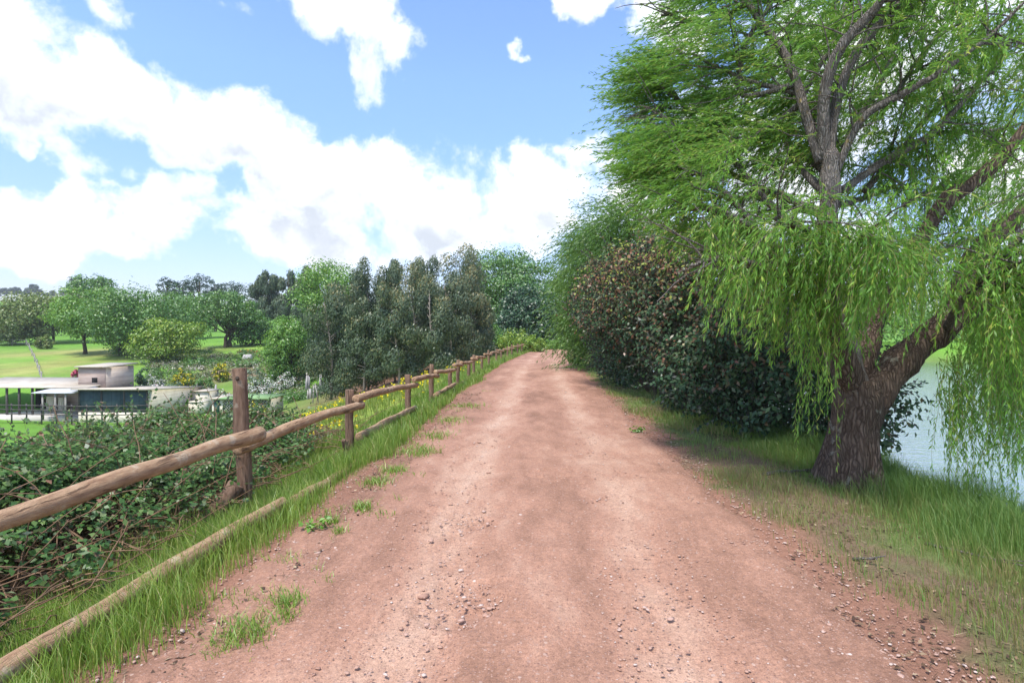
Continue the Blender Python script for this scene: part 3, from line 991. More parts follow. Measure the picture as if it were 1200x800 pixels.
    for k in range(44):
        X = rng.uniform(1092, 1250)
        Yd = rng.uniform(5.6, 7.6)
        y_ = rng.uniform(320, 450)
        curtain((X - 15, X + 15), (y_ - 30, y_ + 30), (Yd - .2, Yd + .2), 28, 0.6, 1.7)
    for k, (X, y0, Yd, l) in enumerate([(958, 330, 5.9, 1.9), (972, 320, 5.8, 1.9), (965, 390, 6.0, 1.6), (952, 400, 6.1, 1.4), (978, 380, 5.95, 1.5), (962, 420, 6.05, 1.1), (945, 300, 5.7, 1.0), (870, 275, 5.6, 1.0), (850, 280, 5.5, .75), (890, 290, 5.6, 1.1), (910, 310, 5.7, 1.0), (1000, 290, 5.7, .8), (1050, 290, 6.1, .9), (1075, 320, 6.2, .9), (835, 270, 5.7, .6), (1030, 290, 5.7, .8), (920, 340, 5.8, .9), (990, 330, 5.9, .9), (1040, 340, 6.0, .7)]):
        curtain((X - 12, X + 12), (y0 - 30, y0 + 20), (Yd - .2, Yd + .2), 34, 0.45 * l, 1.0 * l)
    P0 = np.concatenate(Ps)
    D0 = np.concatenate(Ds)
    L0 = np.concatenate(Ls)
    SPt = strands(P0, D0, L0, 9, np.concatenate(Ws), np.concatenate(Gs), 0.10)
    # prune to the crown shape: ragged windswept left edge, open trunk, limbs clear of leaves in front
    tx, ty = proj(SPt[:, -1])
    mx_, my_ = proj(SPt[:, 5])
    n_ = len(SPt)
    jx = rng.normal(0, 14, n_)
    xl_ = np.interp(ty, [-150, 0, 35, 60, 90, 150, 200, 250, 300, 350, 400, 450, 520, 560], [800, 775, 738, 715, 692, 684, 700, 742, 785, 815, 850, 915, 938, 945])
    kill = tx < xl_ + np.minimum(jx, 25)
    ymid = SPt[:, 4, 1]
    infront = (ymid < 6.75) & (mx_ > 868) & (mx_ < 1110) & (my_ < 215)
    kill |= infront & (rng.random(n_) < 0.74)
    kill |= (mx_ > 945) & (mx_ < 1000) & (my_ < 262) & (ymid < 6.6) & (rng.random(n_) < 0.7)
    kill |= (tx > 985) & (tx < 1052) & (ty > 418 + jx) & (rng.random(n_) < 0.95)
    kill |= (tx > 1045) & (tx < 1110) & (ty > 400 + jx) & (rng.random(n_) < 0.85)
    kill |= (ty > 300) & (tx < 930) & (ty > 430)
    # gaps: whole sprays missing here and there
    gp = vnoise(SPt[:, 3, 0] * 1.0 + SPt[:, 3, 1] * 0.6, SPt[:, 3, 2], 0.55, 301) + 0.6 * vnoise(SPt[:, 3, 0] + SPt[:, 3, 1], SPt[:, 3, 2], 0.22, 302)
    upper = sstep(230, 160, my_) * sstep(860, 960, mx_)
    midc = ((mx_ > 780) & (mx_ < 1060) & (my_ > 235)).astype(float)
    leftm = ((mx_ < 880) & (my_ < 260)).astype(float)
    kill |= gp < (-0.15 + 0.15 * upper + 0.15 * midc + 0.10 * leftm)
    kill |= (rng.random(n_) < 0.10 * upper)
    kill |= (mx_ > 1015) & (mx_ < 1130) & (my_ > 335) & (my_ < 440) & (ymid < 6.8) & (rng.random(n_) < 0.8)
    kill |= (mx_ > 925) & (mx_ < 1000) & (my_ > 310) & (my_ < 420) & (ymid < 6.3) & (rng.random(n_) < 0.45)
    SPt = SPt[~kill]
    Ts = [np.concatenate(Ts)[~kill]]
    hz = H(SPt[..., 0], SPt[..., 1])
    SPt[..., 2] = np.maximum(SPt[..., 2], np.maximum(hz, WATER) + 0.05)
    mb = MB()
    strand_leaves(mb, SPt, 4, 0.074, 0.0118, 0.6, np.concatenate(Ts))
    rb = MB()
    ribbons(rb, SPt, 0.0022)
    lb.build('limb', M['bark_willow'], root, smooth=True)
    gbm.build('branches', M['bark_grey'], root, smooth=True)
    mb.build('crown', M['willow'], root)
    rb.build('twigs', M['twig'], root)
    print('willow strands', len(SPt))


hero_willow()


def far_willow(label, base, height, ells, nstr, L, W, lean=-0.3, group=None, mat='willow_far'):
    base = np.asarray(base, float)
    root = thing('willow_tree', label, 'tree', base, group)
    E = [(base[0] + e[0], base[1] + e[1], base[2] + e[2], e[3], e[4], e[5]) for e in ells]
    C, cen = ell_points(E, nstr // 9, 0.35)
    P0 = np.repeat(C, 9, 0) + rng.normal(0, 0.25, (len(C) * 9, 3))
    D0 = norm(np.repeat(norm(C - cen), 9, 0) + randdir(len(P0)) * 0.6 + np.array([lean, 0, 0.3]))
    n = len(P0)
    SPt = strands(P0, D0, rng.uniform(0.8, 2.2, n), 6, np.tile([[lean * 0.5, 0, 0.0]], (n, 1)), np.full(n, 0.26), 0.1)
    SPt[..., 2] = np.maximum(SPt[..., 2], H(SPt[..., 0], SPt[..., 1]) + 0.15)
    mb = MB()
    strand_leaves(mb, SPt, 3, L, W, 0.5, np.repeat(rng.uniform(-0.2, 0.2, len(C)), 9))
    mb.build('crown', M[mat], root)
    tb = MB()
    P = curve(base - np.array([0, 0, 0.3]), base + np.array([lean * 0.4, 0, height * 0.55]), 7, 0, 0.06)
    tb.tube(P, np.linspace(0.3, 0.16, 7), 9, rough=0.08)
    for i in rng.choice(len(C), 12, replace=False):
        tb.tube(curve(P[rng.integers(3, 7)], C[i], 5, 0, 0.06, 0.2), np.linspace(0.1, 0.02, 5), 5, caps=False)
    tb.build('trunk', M['bark_dark'], root, smooth=True)
    return root


b = gb(700, 27)
far_willow('windswept willow leaning over the road just past the copper shrub', (b[0] + 0.2, 27, 0), 7.0,
           [(0.0, 0, 3.8, 1.6, 2.0, 2.6), (-0.4, 0, 5.0, 1.0, 1.3, 1.5), (-0.3, -1, 2.2, 1.2, 1.5, 1.6)], 2700, 0.17, 0.034, -0.25)
far_willow('tall light green willow rising behind the copper shrub', (gb(742, 23)[0], 23, 0), 7,
           [(0.0, 0, 5.0, 1.9, 1.9, 1.8), (0.9, 1, 3.8, 1.8, 2.0, 2.6), (-0.8, 0, 5.2, 1.0, 1.0, 1.0)], 3200, 0.16, 0.032, -0.2)


# ------------------------------------------------------------------ copper shrub on the right
def copper_shrub():
    base = np.array([3.5, 13.0, float(H(3.5, 13.0))])
    root = thing('copper_leaved_shrub', 'large dense shrub with dark green and coppery purple leaves beside the road', 'shrub', base)
    E = [(3.1, 17.5, 1.9, 1.5, 3.6, 2.0), (3.2, 15, 2.3, 1.45, 2.6, 1.75), (3.6, 12.2, 1.9, 1.5, 2.3, 2.05), (4.1, 9.8, 1.2, 1.35, 1.6, 1.5), (2.6, 16.5, 2.3, 1.1, 2.4, 1.2), (4.0, 13.5, 2.2, 1.6, 2.5, 1.9), (3.1, 11.2, 0.9, 0.9, 1.6, 0.9), (2.5, 18.5, 1.0, 0.8, 2.4, 1.0), (4.7, 10.0, 0.5, 1.3, 1.9, 1.2), (4.6, 12.5, 0.8, 1.6, 2.5, 1.6), (4.0, 9.0, 0.7, 0.9, 1.0, 0.95), (2.7, 15.5, 2.75, 1.3, 2.5, 1.55), (2.2, 17.8, 2.6, 1.25, 2.3, 1.5), (3.4, 13.2, 2.9, 1.3, 2.0, 1.4)]
    C, cen = ell_points(E, 5600, 0.6)
    ok = C[:, 2] > H(C[:, 0], C[:, 1]) + 0.1
    C, cen = C[ok], cen[ok]
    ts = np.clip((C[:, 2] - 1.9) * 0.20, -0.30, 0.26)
    mb = MB()
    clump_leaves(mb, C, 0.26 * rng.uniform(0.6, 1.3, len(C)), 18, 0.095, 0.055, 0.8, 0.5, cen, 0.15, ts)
    # loose upright sprays sticking out of the outline
    idx = rng.choice(len(C), 420, replace=False)
    P0 = C[idx] + norm(C[idx] - cen[idx]) * 0.15
    SPt = strands(P0, norm(C[idx] - cen[idx]) + np.array([0, 0, 0.5]), rng.uniform(0.25, 0.6, len(idx)), 5, np.zeros((1, 3)), np.full(len(idx), 0.05), 0.1)
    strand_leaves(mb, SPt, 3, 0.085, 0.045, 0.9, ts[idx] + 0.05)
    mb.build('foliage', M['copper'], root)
    for i in range(18):
        p0 = np.array([rng.normal(3.5, 0.35), rng.uniform(9.5, 18.5), 0])
        p0[2] = H(p0[0], p0[1]) - 0.1
        j = np.argmin(np.abs(C[:, 1] - p0[1]) + rng.random(len(C)) * 2)
        sb = MB()
        sb.tube(curve(p0, C[j], 7, 0, 0.05, 0.15), np.linspace(0.05, 0.012, 7), 6)
        sb.build('stem', M['bark_dark'], root, smooth=True)


copper_shrub()


# ------------------------------------------------------------------ brambles on the left
def bramble(label, area, n_clump, per, L, W, canes, tops):
    x0, x1, y0, y1 = area
    base = np.array([(x0 + x1) / 2, (y0 + y1) / 2, 0])
    base[2] = H(base[0], base[1])
    root = thing('bramble_bush', label, 'bramble', base, 'bramble bushes behind the log fence')
    C = []
    while len(C) < n_clump:
        m = 4000
        x = rng.uniform(x0, x1, m)
        y = rng.uniform(y0, y1, m)
        g = H(x, y)
        ex = np.minimum(np.minimum(x - x0, x1 - x) / 0.9, np.minimum(y - y0, y1 - y) / 0.9)
        th = tops(x, y) * np.sqrt(np.clip(ex, 0, 1)) + 0.45 * vnoise(x, y, 0.9, 61) + 0.3 * vnoise(x, y, 0.35, 62)
        # leaves mostly on the outside of the mound
        zz = th - np.abs(rng.normal(0, 0.22, m))
        # the side facing the road is bare at the bottom
        bare = sstep(-4.3, -3.4, x) * (1 - sstep(0.38, 0.75, zz - g))
        ok = (zz > g + 0.12) & (ex > 0.02) & (rng.random(m) > bare * 0.80)
        for i in np.where(ok)[0]:
            C.append((x[i], y[i], zz[i]))
    C = np.array(C[:n_clump])
    mb = MB()
    cen = C - np.array([0, 0, 0.6]) - np.stack([(C[:, 0] - x1 - 0.5) * 0.0 + 0.5, 0 * C[:, 0], 0 * C[:, 0]], -1)
    clump_leaves(mb, C, 0.17 * rng.uniform(0.6, 1.3, len(C)), per, L, W, 0.75, 0.75, cen, 0.1)
    # arching sprays above the mound
    idx = rng.choice(len(C), n_clump // 9, replace=False)
    SPt = strands(C[idx], randdir(len(idx)) * 0.8 + np.array([0, 0, 0.9]), rng.uniform(0.3, 0.75, len(idx)), 6, np.zeros((1, 3)), np.full(len(idx), 0.10), 0.1)
    strand_leaves(mb, SPt, 3, L * 0.9, W * 0.9, 0.9, np.full(len(idx), 0.2))
    mb.build('foliage', M['bramble'], root)
    cb = MB()
    ribbons(cb, SPt, 0.004)
    for i in range(canes):
        p = np.array([rng.uniform(max(x1 - 1.3, x0), x1 - 0.05), rng.uniform(y0, y1), 0])
        p[2] = H(p[0], p[1]) + rng.uniform(0, 0.15)
        d = randdir(1)[0]
        d[2] = abs(d[2]) * 0.6 + 0.2
        SPc = strands(p[None], d[None], np.array([rng.uniform(0.5, 1.4)]), 7, np.zeros((1, 3)), np.array([0.17]), 0.15)[0]
        SPc[:, 2] = np.maximum(SPc[:, 2], H(SPc[:, 0], SPc[:, 1]) + 0.01)
        SPc[:, 0] = np.minimum(SPc[:, 0], -2.78)
        cb.tube(SPc, np.linspace(0.006, 0.003, 8), 4, caps=False)
    cb.build('canes', M['cane'], root)


def btop(x, y):
    return 0.47 - 0.06 * np.maximum(-x - 4, 0) + 0.0 * y


bramble('big dark leafy bramble bush behind the nearest fence rail', (-7.6, -2.95, 1.6, 6.6), 5600, 20, 0.052, 0.035, 420, btop)
bramble('lower bramble bush behind the tall fence post', (-6.6, -3.0, 6.6, 9.4), 2400, 16, 0.06, 0.040, 200, lambda x, y: 0.35 - 0.08 * (y - 6.6))


# ------------------------------------------------------------------ log fence
def log(mb, p0, p1, r0, r1, bend=0.0, n=14, k=14, side=0.0):
    p0 = np.asarray(p0, float)
    p1 = np.asarray(p1, float)
    t = np.linspace(0, 1, n)
    P = p0[None] * (1 - t)[:, None] + p1[None] * t[:, None]
    P[:, 2] += bend * np.sin(pi * t) + 0.006 * np.sin(t * 17 + rng.uniform(0, 6))
    P[:, 0] += side * np.sin(pi * t) + 0.006 * np.sin(t * 13 + rng.uniform(0, 6))
    r = (r0 * (1 - t) + r1 * t) * (1 + 0.05 * np.sin(t * 9 + rng.uniform(0, 6)) + rng.normal(0, 0.012, n))
    # rounded, worn ends
    d = norm(P[-1] - P[0])
    P = np.vstack([P[0] - d * 0.006, P, P[-1] + d * 0.006])
    r = np.concatenate([[r[0] * 0.93], r, [r[-1] * 0.93]])
    mb.tube(P, r, k, rough=0.03)


def log_fence():
    fx = -2.68
    root = thing('log_fence', 'rustic fence of round wooden posts and log rails along the left of the dirt road', 'fence', (fx, 5.4, float(H(fx, 5.4))))
    ys = [2.15, 5.42, 8.0, 11.5, 14.2, 17.0, 18.9, 21.6, 23.5, 26.2, 29.6, 33.0, 36.4, 40.0, 43.5, 47.5, 51.5, 56]
    P = []
    for i, y in enumerate(ys):
        x = fx + float(cx(y)) + (0.02 if i % 2 else -0.02)
        if i == 1:
            x = -2.87
        P.append((x, y))
        g = float(H(x, y))
        top = 1.27 if i == 1 else (0.80 + 0.05 * rng.uniform(-1, 1))
        if i in (5, 7, 9, 12):
            top = 0.58
        r = 0.068 if i == 1 else 0.060
        mb = MB()
        tl = rng.uniform(-0.03, 0.03)
        if i == 1:
            tl = -0.05
        log(mb, (x - tl * 0.5, y, g - 0.3), (x + tl, y, top), r * 1.06, r, 0, 10, 14)
        o = mb.build('post', M['post'], root, smooth=True)
        if i == 1:
            o['label'] = 'tall weathered post standing well above the rails'
            kb = MB()
            kb.tube(np.array([(x + tl + 0.02, y - r - 0.002, top - 0.09), (x + tl + 0.02, y - r - 0.012, top - 0.09)]), [0.022, 0.014], 9)
            kb.build('knot', M['bark_dark'], o)
    # top rails, each overlapping its neighbour at a post on the road side
    for i in range(len(P) - 1):
        (xa, ya), (xb, yb) = P[i], P[i + 1]
        off = 0.13
        if i == 0:
            a, c, r0, r1, bend = at(-60, 632, 2.50), at(303, 508, 5.24), 0.053, 0.069, 0.02
        elif i == 1:
            a, c, r0, r1, bend = at(279, 527, 5.17), at(424, 475, 8.05), 0.057, 0.056, 0.06
        else:
            a = (xa + off, ya - 0.10, 0.685 + 0.02 * rng.uniform(-1, 1))
            c = (xb + off + 0.005, yb + 0.18, 0.555 + 0.02 * rng.uniform(-1, 1))
            r0, r1, bend = 0.056, 0.051, rng.uniform(-0.03, 0.04)
        mb = MB()
        log(mb, a, c, r0, r1, bend, 16, 14, 0.02)
        o = mb.build('rail', M['log'], root, smooth=True)
        if i == 0:
            eb = MB()
            d = norm(np.asarray(c) - np.asarray(a))
            e = np.asarray(c) + d * 0.003
            eb.tube(np.array([e, e + d * 0.012]), [0.066, 0.05], 12, rough=0.05)
            eb.build('cut_end', M['log_end'], o, smooth=False)
    low = [(at(-30, 808, 2.36), at(331, 588, 5.0), 0.060, 0.055, 0.01), (at(344, 586, 5.2), at(421, 541, 7.3), 0.05, 0.05, -0.02),
           (at(421, 512, 7.95), at(487, 478, 11.4), 0.062, 0.056, 0.02), (at(510, 463, 14.0), at(533, 450, 17.0), 0.06, 0.055, 0.0),
           (at(541, 449, 19.0), at(560, 437, 23.0), 0.055, 0.05, 0.0)]
    for a, c, r0, r1, bend in low:
        mb = MB()
        log(mb, a, c, r0, r1, bend, 16, 14)
        mb.build('lower_rail', M['log'], root, smooth=True)
    mb = MB()
    log(mb, at(236, 622, 5.12), at(277, 568, 5.30), 0.085, 0.075, 0, 8, 12)
    mb.build('brace', M['post'], root, smooth=True)
    mb = MB()
    log(mb, at(404, 566, 7.6), at(406, 516, 7.6), 0.035, 0.028, 0, 7, 9)
    log(mb, at(406, 524, 7.6), at(402, 516, 7.55), 0.04, 0.03, 0, 4, 8)
    mb.build('stake', M['post'], root, smooth=True)
    for z0, z1, dx in ((0.25, 0.05, 0.02), (0.36, 0.30, -0.09)):
        mb = MB()
        pts = []
        for (xa, ya) in P[:6]:
            pts.append((xa + dx + (0.1 if xa < -2.75 else 0), ya, z0 + (z1 - z0) * min(ya / 8, 1.2)))
        pts = np.array(pts)
        out = []
        for q in range(len(pts) - 1):
            for t in np.linspace(0, 1, 9)[:-1]:
                p = pts[q] * (1 - t) + pts[q + 1] * t
                p[2] -= 0.05 * math.sin(pi * t)
                out.append(p + rng.normal(0, 0.004, 3))
        mb.tube(np.array(out), 0.0035, 5, caps=False)
        mb.build('wire', M['wire'], root)


log_fence()


# ------------------------------------------------------------------ grass
def blades(mb, x, y, h, w, lean=0.35, tint=None, wind=(-0.05, 0)):
    n = len(x)
    z = H(x, y)
    a = rng.uniform(0, 2 * pi, n)
    ln = h * lean * rng.uniform(0.2, 1.3, n)
    dx = np.cos(a) * ln + wind[0] * h * 3
    dy = np.sin(a) * ln
    a2 = rng.uniform(0, pi, n)
    sx, sy = np.cos(a2) * w * 0.5, np.sin(a2) * w * 0.5
    p0 = np.stack([x, y, z - 0.02], -1)
    p1 = np.stack([x + dx * 0.3, y + dy * 0.3, z + h * 0.55], -1)
    p2 = np.stack([x + dx, y + dy, z + h * rng.uniform(0.8, 1.0, n)], -1)
    S = np.stack([sx, sy, 0 * sx], -1)
    V = np.stack([p0 - S, p0 + S, p1 + S * 0.8, p1 - S * 0.8, p2], 1).reshape(-1, 3)
    i = np.arange(n)[:, None] * 5
    Q = i + np.array([[0, 1, 2, 3]])
    T = i + np.array([[3, 2, 4]])
    t = np.clip(rng.beta(2, 3, n) if tint is None else tint, 0, 1)
    mb.add(V, Q, T, np.repeat(t, 5))


def grass_patch(n, s0, s1, y0, y1, pw=1.0):
    y = y0 + (y1 - y0) * rng.random(n) ** pw
    s = rng.uniform(s0, s1, n)
    return s + cx(y), y, s


def build_grass():
    # left verge, tall and green
    mb = MB()
    for (n, y0, y1, hh, w, pw) in ((42000, 1.7, 8.5, 0.36, 0.0046, 1.2), (26000, 8, 22, 0.30, 0.010, 1.2), (17000, 20, 62, 0.38, 0.024, 1.3)):
        x, y, s = grass_patch(n, -3.35, -1.7, y0, y1, pw)
        e = -1.98 + 0.30 * vnoise(x * 0, y, 1.1, 71) + 0.2 * vnoise(x, y, 0.35, 72) + 0.02 * (y < 9)
        dens = sstep(0, -0.28, s - e) * (0.45 + 0.55 * sstep(-0.25, 0.1, vnoise(x, y, 0.28, 73)))
        # thin under the brambles, and where the near ground is bare
        dens *= 1 - 0.75 * sstep(-2.8, -3.2, s) * (y < 7)
        k = rng.random(n) < dens
        x, y, s, e = x[k], y[k], s[k], e[k]
        h = hh * rng.uniform(0.45, 1.25, len(x)) * (0.45 + 0.55 * sstep(0, -0.5, s - e)) * (0.8 + 0.8 * (vnoise(x, y, 0.6, 74) + 0.3))
        h *= 1 - 0.40 * sstep(-2.30, -2.55, s)
        h *= 1 - 0.24 * (y < 6.5)
        t = rng.beta(2, 3.2, len(x)) + 0.25 * (vnoise(x, y, 0.9, 75)) + 0.12 * sstep(5, 2.5, y)
        t = np.where(rng.random(len(x)) < 0.06, 0.95, t)
        blades(mb, x, y, h, w * rng.uniform(0.7, 1.3, len(x)), 0.45, t)
    # tufts standing on the bare shoulder
    for tx, ty, r, n in ((-1.55, 2.9, 0.13, 330), (-1.47, 3.25, 0.09, 190), (-1.40, 3.1, 0.05, 60), (-1.60, 5.1, 0.08, 160), (-1.72, 4.7, 0.05, 70), (-1.58, 4.45, 0.05, 60), (-1.72, 6.0, 0.12, 220), (-1.66, 6.5, 0.14, 220), (-1.62, 7.6, 0.22, 260), (-1.6, 8.8, 0.25, 240), (-1.58, 10.4, .25, 220), (-1.55, 12.5, .3, 240)):
        x = rng.normal(tx, r * 0.6, n)
        y = rng.normal(ty, r * 0.75, n)
        blades(mb, x, y, 0.09 * rng.uniform(0.4, 1.3, n), 0.004 + 0.0006 * ty, 1.1, rng.beta(2, 3, n))
    n = 7000
    x, y, s = grass_patch(n, -2.0, -1.25, 2.3, 16, 1.5)
    k = (vnoise(x, y, 0.45, 131) + 0.8 * vnoise(x, y, 0.15, 132)) > 0.24 + 0.25 * sstep(-1.7, -1.35, s)
    x, y = x[k], y[k]
    blades(mb, x, y, 0.06 * rng.uniform(0.3, 1.5, len(x)), 0.0035 + 0.0006 * y, 1.0, np.clip(rng.beta(2, 3, len(x)) + 0.1, 0, 1))
    stuff(mb.build('grass', M['grass']), 'tall bright green grass growing along the foot of the log fence', 'grass')
    # right verge, thinner and browner, taller towards the pond
    mb = MB()
    for (n, y0, y1, hh, w, pw) in ((95000, 1.6, 9, 0.26, 0.0042, 1.1), (42000, 8, 26, 0.24, 0.010, 1.2), (9000, 24, 50, 0.3, 0.025, 1.2)):
        x, y, s = grass_patch(n, 1.7, 5.2, y0, y1, pw)
        g = vnoise(x, y, 0.9, 81) + 0.5 * vnoise(x, y, 0.3, 82)
        far = sstep(2.7, 4.2, s)
        dens = sstep(1.72, 2.25, s + 0.3 * g) * np.clip(0.62 + 0.5 * far + 1.3 * g, 0.10, 1)
        dens *= (H(x, y) > WATER + 0.05)
        k = rng.random(n) < dens
        x, y, s, far = x[k], y[k], s[k], far[k]
        h = hh * rng.uniform(0.3, 1.35, len(x)) * (0.40 + 1.1 * far) * (0.85 + 0.9 * vnoise(x, y, 0.5, 83))
        t = np.clip(rng.beta(2, 2.2, len(x)) + 0.12 - 0.40 * far + 0.5 * vnoise(x, y, 0.8, 84), 0, 1)
        blades(mb, x, y, h, w * rng.uniform(0.7, 1.3, len(x)), 0.4, t)
    stuff(mb.build('verge_grass', M['grass_r']), 'thin brownish grass on the shaded right verge above the pond', 'grass')
    # meadow beyond the fence
    mb = MB()
    fb = MB()
    n = 26000
    x, y, s = grass_patch(n, -10, -3.0, 7.5, 42, 1.3)
    k = rng.random(n) < (0.3 + 0.7 * sstep(-0.2, 0.2, vnoise(x, y, 1.5, 91))) * (1 - sstep(-7, -10, s)) * ((y > 9.4) | (s > -3.2)) * (1 - 0.9 * sstep(33, 38, y) * (s < -5))
    x, y = x[k], y[k]
    blades(mb, x, y, 0.34 * rng.uniform(0.4, 1.2, len(x)), (0.008 + 0.0007 * y) * rng.uniform(0.7, 1.3, len(x)), 0.45, rng.beta(2, 2, len(x)))
    stuff(mb.build('meadow_grass', M['grass_y']), 'yellowish meadow grass on the slope beyond the log fence', 'grass')
    n = 850
    x, y, s = grass_patch(n, -8, -3.0, 8.5, 30, 1.2)
    k = vnoise(x, y, 1.8, 95) + 0.6 * vnoise(x, y, 0.5, 96) > 0.05
    x, y = x[k], y[k]
    n = len(x)
    P = np.stack([x, y, H(x, y) + rng.uniform(0.22, 0.45, n)], -1)
    for q in range(3):
        add_leaves(fb, P + rng.normal(0, 0.012, P.shape), randdir(n), randdir(n) + np.array([0, 0, 1.0]), 0.028 + 0.0015 * y, 0.028 + 0.0015 * y, rng.random(n))
    stuff(fb.build('wild_flowers', M['flower']), 'small yellow wild flowers dotted over the meadow beyond the fence', 'flowers')


build_grass()


def build_litter():
    mb = MB()
    n = 15000
    y = 1.7 + 14 * rng.random(n) ** 1.6
    s = np.where(rng.random(n) < 0.82, rng.uniform(1.7, 4.6, n), -rng.uniform(1.55, 2.15, n))
    k = (vnoise(s, y, 0.5, 201) + 0.6 * vnoise(s, y, 0.18, 202) > -0.05)
    s, y = s[k], y[k]
    n = len(s)
    x = s + cx(y)
    z = np.maximum(H(x, y), np.where(np.abs(s) < 2.0, H(x, y) + 0.012, -9)) + 0.006
    a = rng.uniform(0, 2 * pi, n)
    A = np.stack([np.cos(a), np.sin(a), rng.uniform(-0.1, 0.35, n)], -1)
    long_ = rng.random(n) < 0.45
    L_ = np.where(long_, rng.uniform(0.03, 0.11, n), rng.uniform(0.015, 0.04, n)) * (1 + 0.04 * y)
    W_ = np.where(long_, 0.003, L_ * 0.4) * (1 + 0.06 * y)
    Nn = np.array([0, 0, 1.0]) + 0.35 * randdir(n)
    add_leaves(mb, np.stack([x, y, z], -1), A, Nn, L_, W_, rng.random(n), 0.1)
    m = leaf_mat('dead_leaf_litter', [(0, (0.055, 0.034, 0.024)), (0.4, (0.12, 0.075, 0.045)), (0.75, (0.24, 0.16, 0.095)), (1, (0.42, 0.33, 0.21))], 0.1, 0.02)
    stuff(mb.build('leaf_litter', m), 'dry brown leaf litter and straw scattered along both verges', 'litter')


build_litter()

# leafy weeds at the verge
def weed(label, px, py, n, L):
    Y = 1.6 * FPX / (py - 392)
    p = at(px, py, Y)
    base = np.array([p[0], Y, float(H(p[0], Y))])
    mb = MB()
    C = base + np.stack([rng.normal(0, 0.05, n), rng.normal(0, 0.07, n), rng.uniform(0.02, 0.10, n)], -1)
    clump_leaves(mb, C, 0.025, 4, L, L * 0.7, 0.4, 1.2)
    root = thing('weed', label, 'weed', base)
    mb.build('leaves', M['bright'], root)
    sb = MB()
    for c in C[::2]:
        sb.tube(np.array([base - (0, 0, 0.02), (base + c) / 2 + (0, 0, 0.02), c]), 0.0025, 4, caps=False)
    sb.build('stems', M['twig'], root)


weed('small broad-leaved weed on bare red soil at the edge of the tall grass', 368, 629, 16, 0.042)
weed('low leafy weed on the right verge under the copper shrub', 748, 506, 12, 0.05)

# fallen sticks and the boulder on the right bank
def stick(label, a, b, r):
    pa, pb = np.array(a, float), np.array(b, float)
    mb = MB()
    P = curve(pa, pb, 8, 0, 0.012)
    P[:, 2] = H(P[:, 0], P[:, 1]) + r * 0.8 + np.linspace(0.0, 0.05, 8)
    mb.tube(P, np.linspace(r, r * 0.5, 8), 6)
    q = P[4]
    mb.tube(curve(q, q + (P[5] - P[4]) * 1.6 + np.array([0.06, -0.05, 0.04]), 4), np.linspace(r * 0.6, r * 0.3, 4), 5)
    o = mb.build('fallen_stick', M['bark_grey'], None, origin=P[0], smooth=True)
    tag(o, label, 'stick', 'sticks lying on the right verge')


stick('pale fallen stick lying against the foot of the big willow', (2.55, 6.55, 0), (3.35, 6.9, 0), 0.022)
stick('thin bare stick in the grass halfway down the right verge', (3.0, 4.55, 0), (3.55, 4.15, 0), 0.012)
stick('short dark twig on red soil where the right verge meets the road', (2.25, 4.15, 0), (2.32, 4.0, 0), 0.012)


def boulder():
    p = at(1098, 596, 6.0)
    base = np.array([p[0], 6.0, p[2] - 0.1])
    V0, F0 = ico()
    mb = MB()
    V, F = V0, F0
    for _ in range(2):
        V, F = list(map(tuple, V)), F
        cache = {}
        V = [np.array(v) for v in V]
        NF = []

        def mid(i, j):
            k = (min(i, j), max(i, j))
            if k not in cache:
                m = V[i] + V[j]
                V.append(m / np.linalg.norm(m))
                cache[k] = len(V) - 1
            return cache[k]
        for a, b2, c in F:
            x, y, z = mid(a, b2), mid(b2, c), mid(c, a)
            NF += [(a, x, z), (b2, y, x), (c, z, y), (x, y, z)]
        F = np.array(NF)
        V = np.array(V)
    V = V * (1 + 0.3 * vnoise(V[:, 0] * 2 + V[:, 2], V[:, 1] * 2, 0.8, 3) + 0.1 * rng.uniform(-1, 1, len(V)))[:, None] * np.array([0.26, 0.22, 0.17])
    mb.add(V + base, None, F)
    o = mb.build('boulder', surf_mat('boulder_stone', (0.20, 0.14, 0.08), (0.38, 0.28, 0.17), 6, 0.9, 0.6), None, origin=base)
    tag(o, 'tan rock half buried in grass on the pond bank right of the willow', 'rock')


boulder()


# ------------------------------------------------------------------ far bank and middle-distance trees
def ball(w, h, lo=0.25, d=None, k=3):
    """crown of overlapping ellipsoids, width w, total height h, foliage from lo*h up"""
    d = d or w
    z0, z1 = lo * h, h
    out = [(0, 0, (z0 + z1) / 2, w * 0.42, d * 0.42, (z1 - z0) * 0.5)]
    for i in range(k):
        a = 2 * pi * i / k + rng.uniform(0, 1)
        out.append((math.cos(a) * w * 0.26, math.sin(a) * d * 0.26, z0 + (z1 - z0) * rng.uniform(0.3, 0.62), w * 0.27, d * 0.27, (z1 - z0) * rng.uniform(0.26, 0.36)))
    return out


def ptree(name, label, px, Y, wpx, toppx, mat, bark='bark_dark', lo=0.25, n=150, per=26, cr=None, group=None, tr=None, **kw):
    b = gb(px, Y)
    w = 1.15 * wpx / FPX * Y
    h = at(px, toppx, Y)[2] - b[2]
    cr = cr or w * 0.135
    n = int(n * 0.85)
    per = int(per * 2.3)
    leaf = kw.pop('leaf', max(0.16, Y / FPX * 2.7))
    return tree(name, label, 'tree', b, ball(w, h, lo, kw.pop('d', None), kw.pop('k', 4)), M[mat], M[bark], tr or 0.022 * h, n, per, cr, leaf, leaf * 0.62, group=group, **kw)


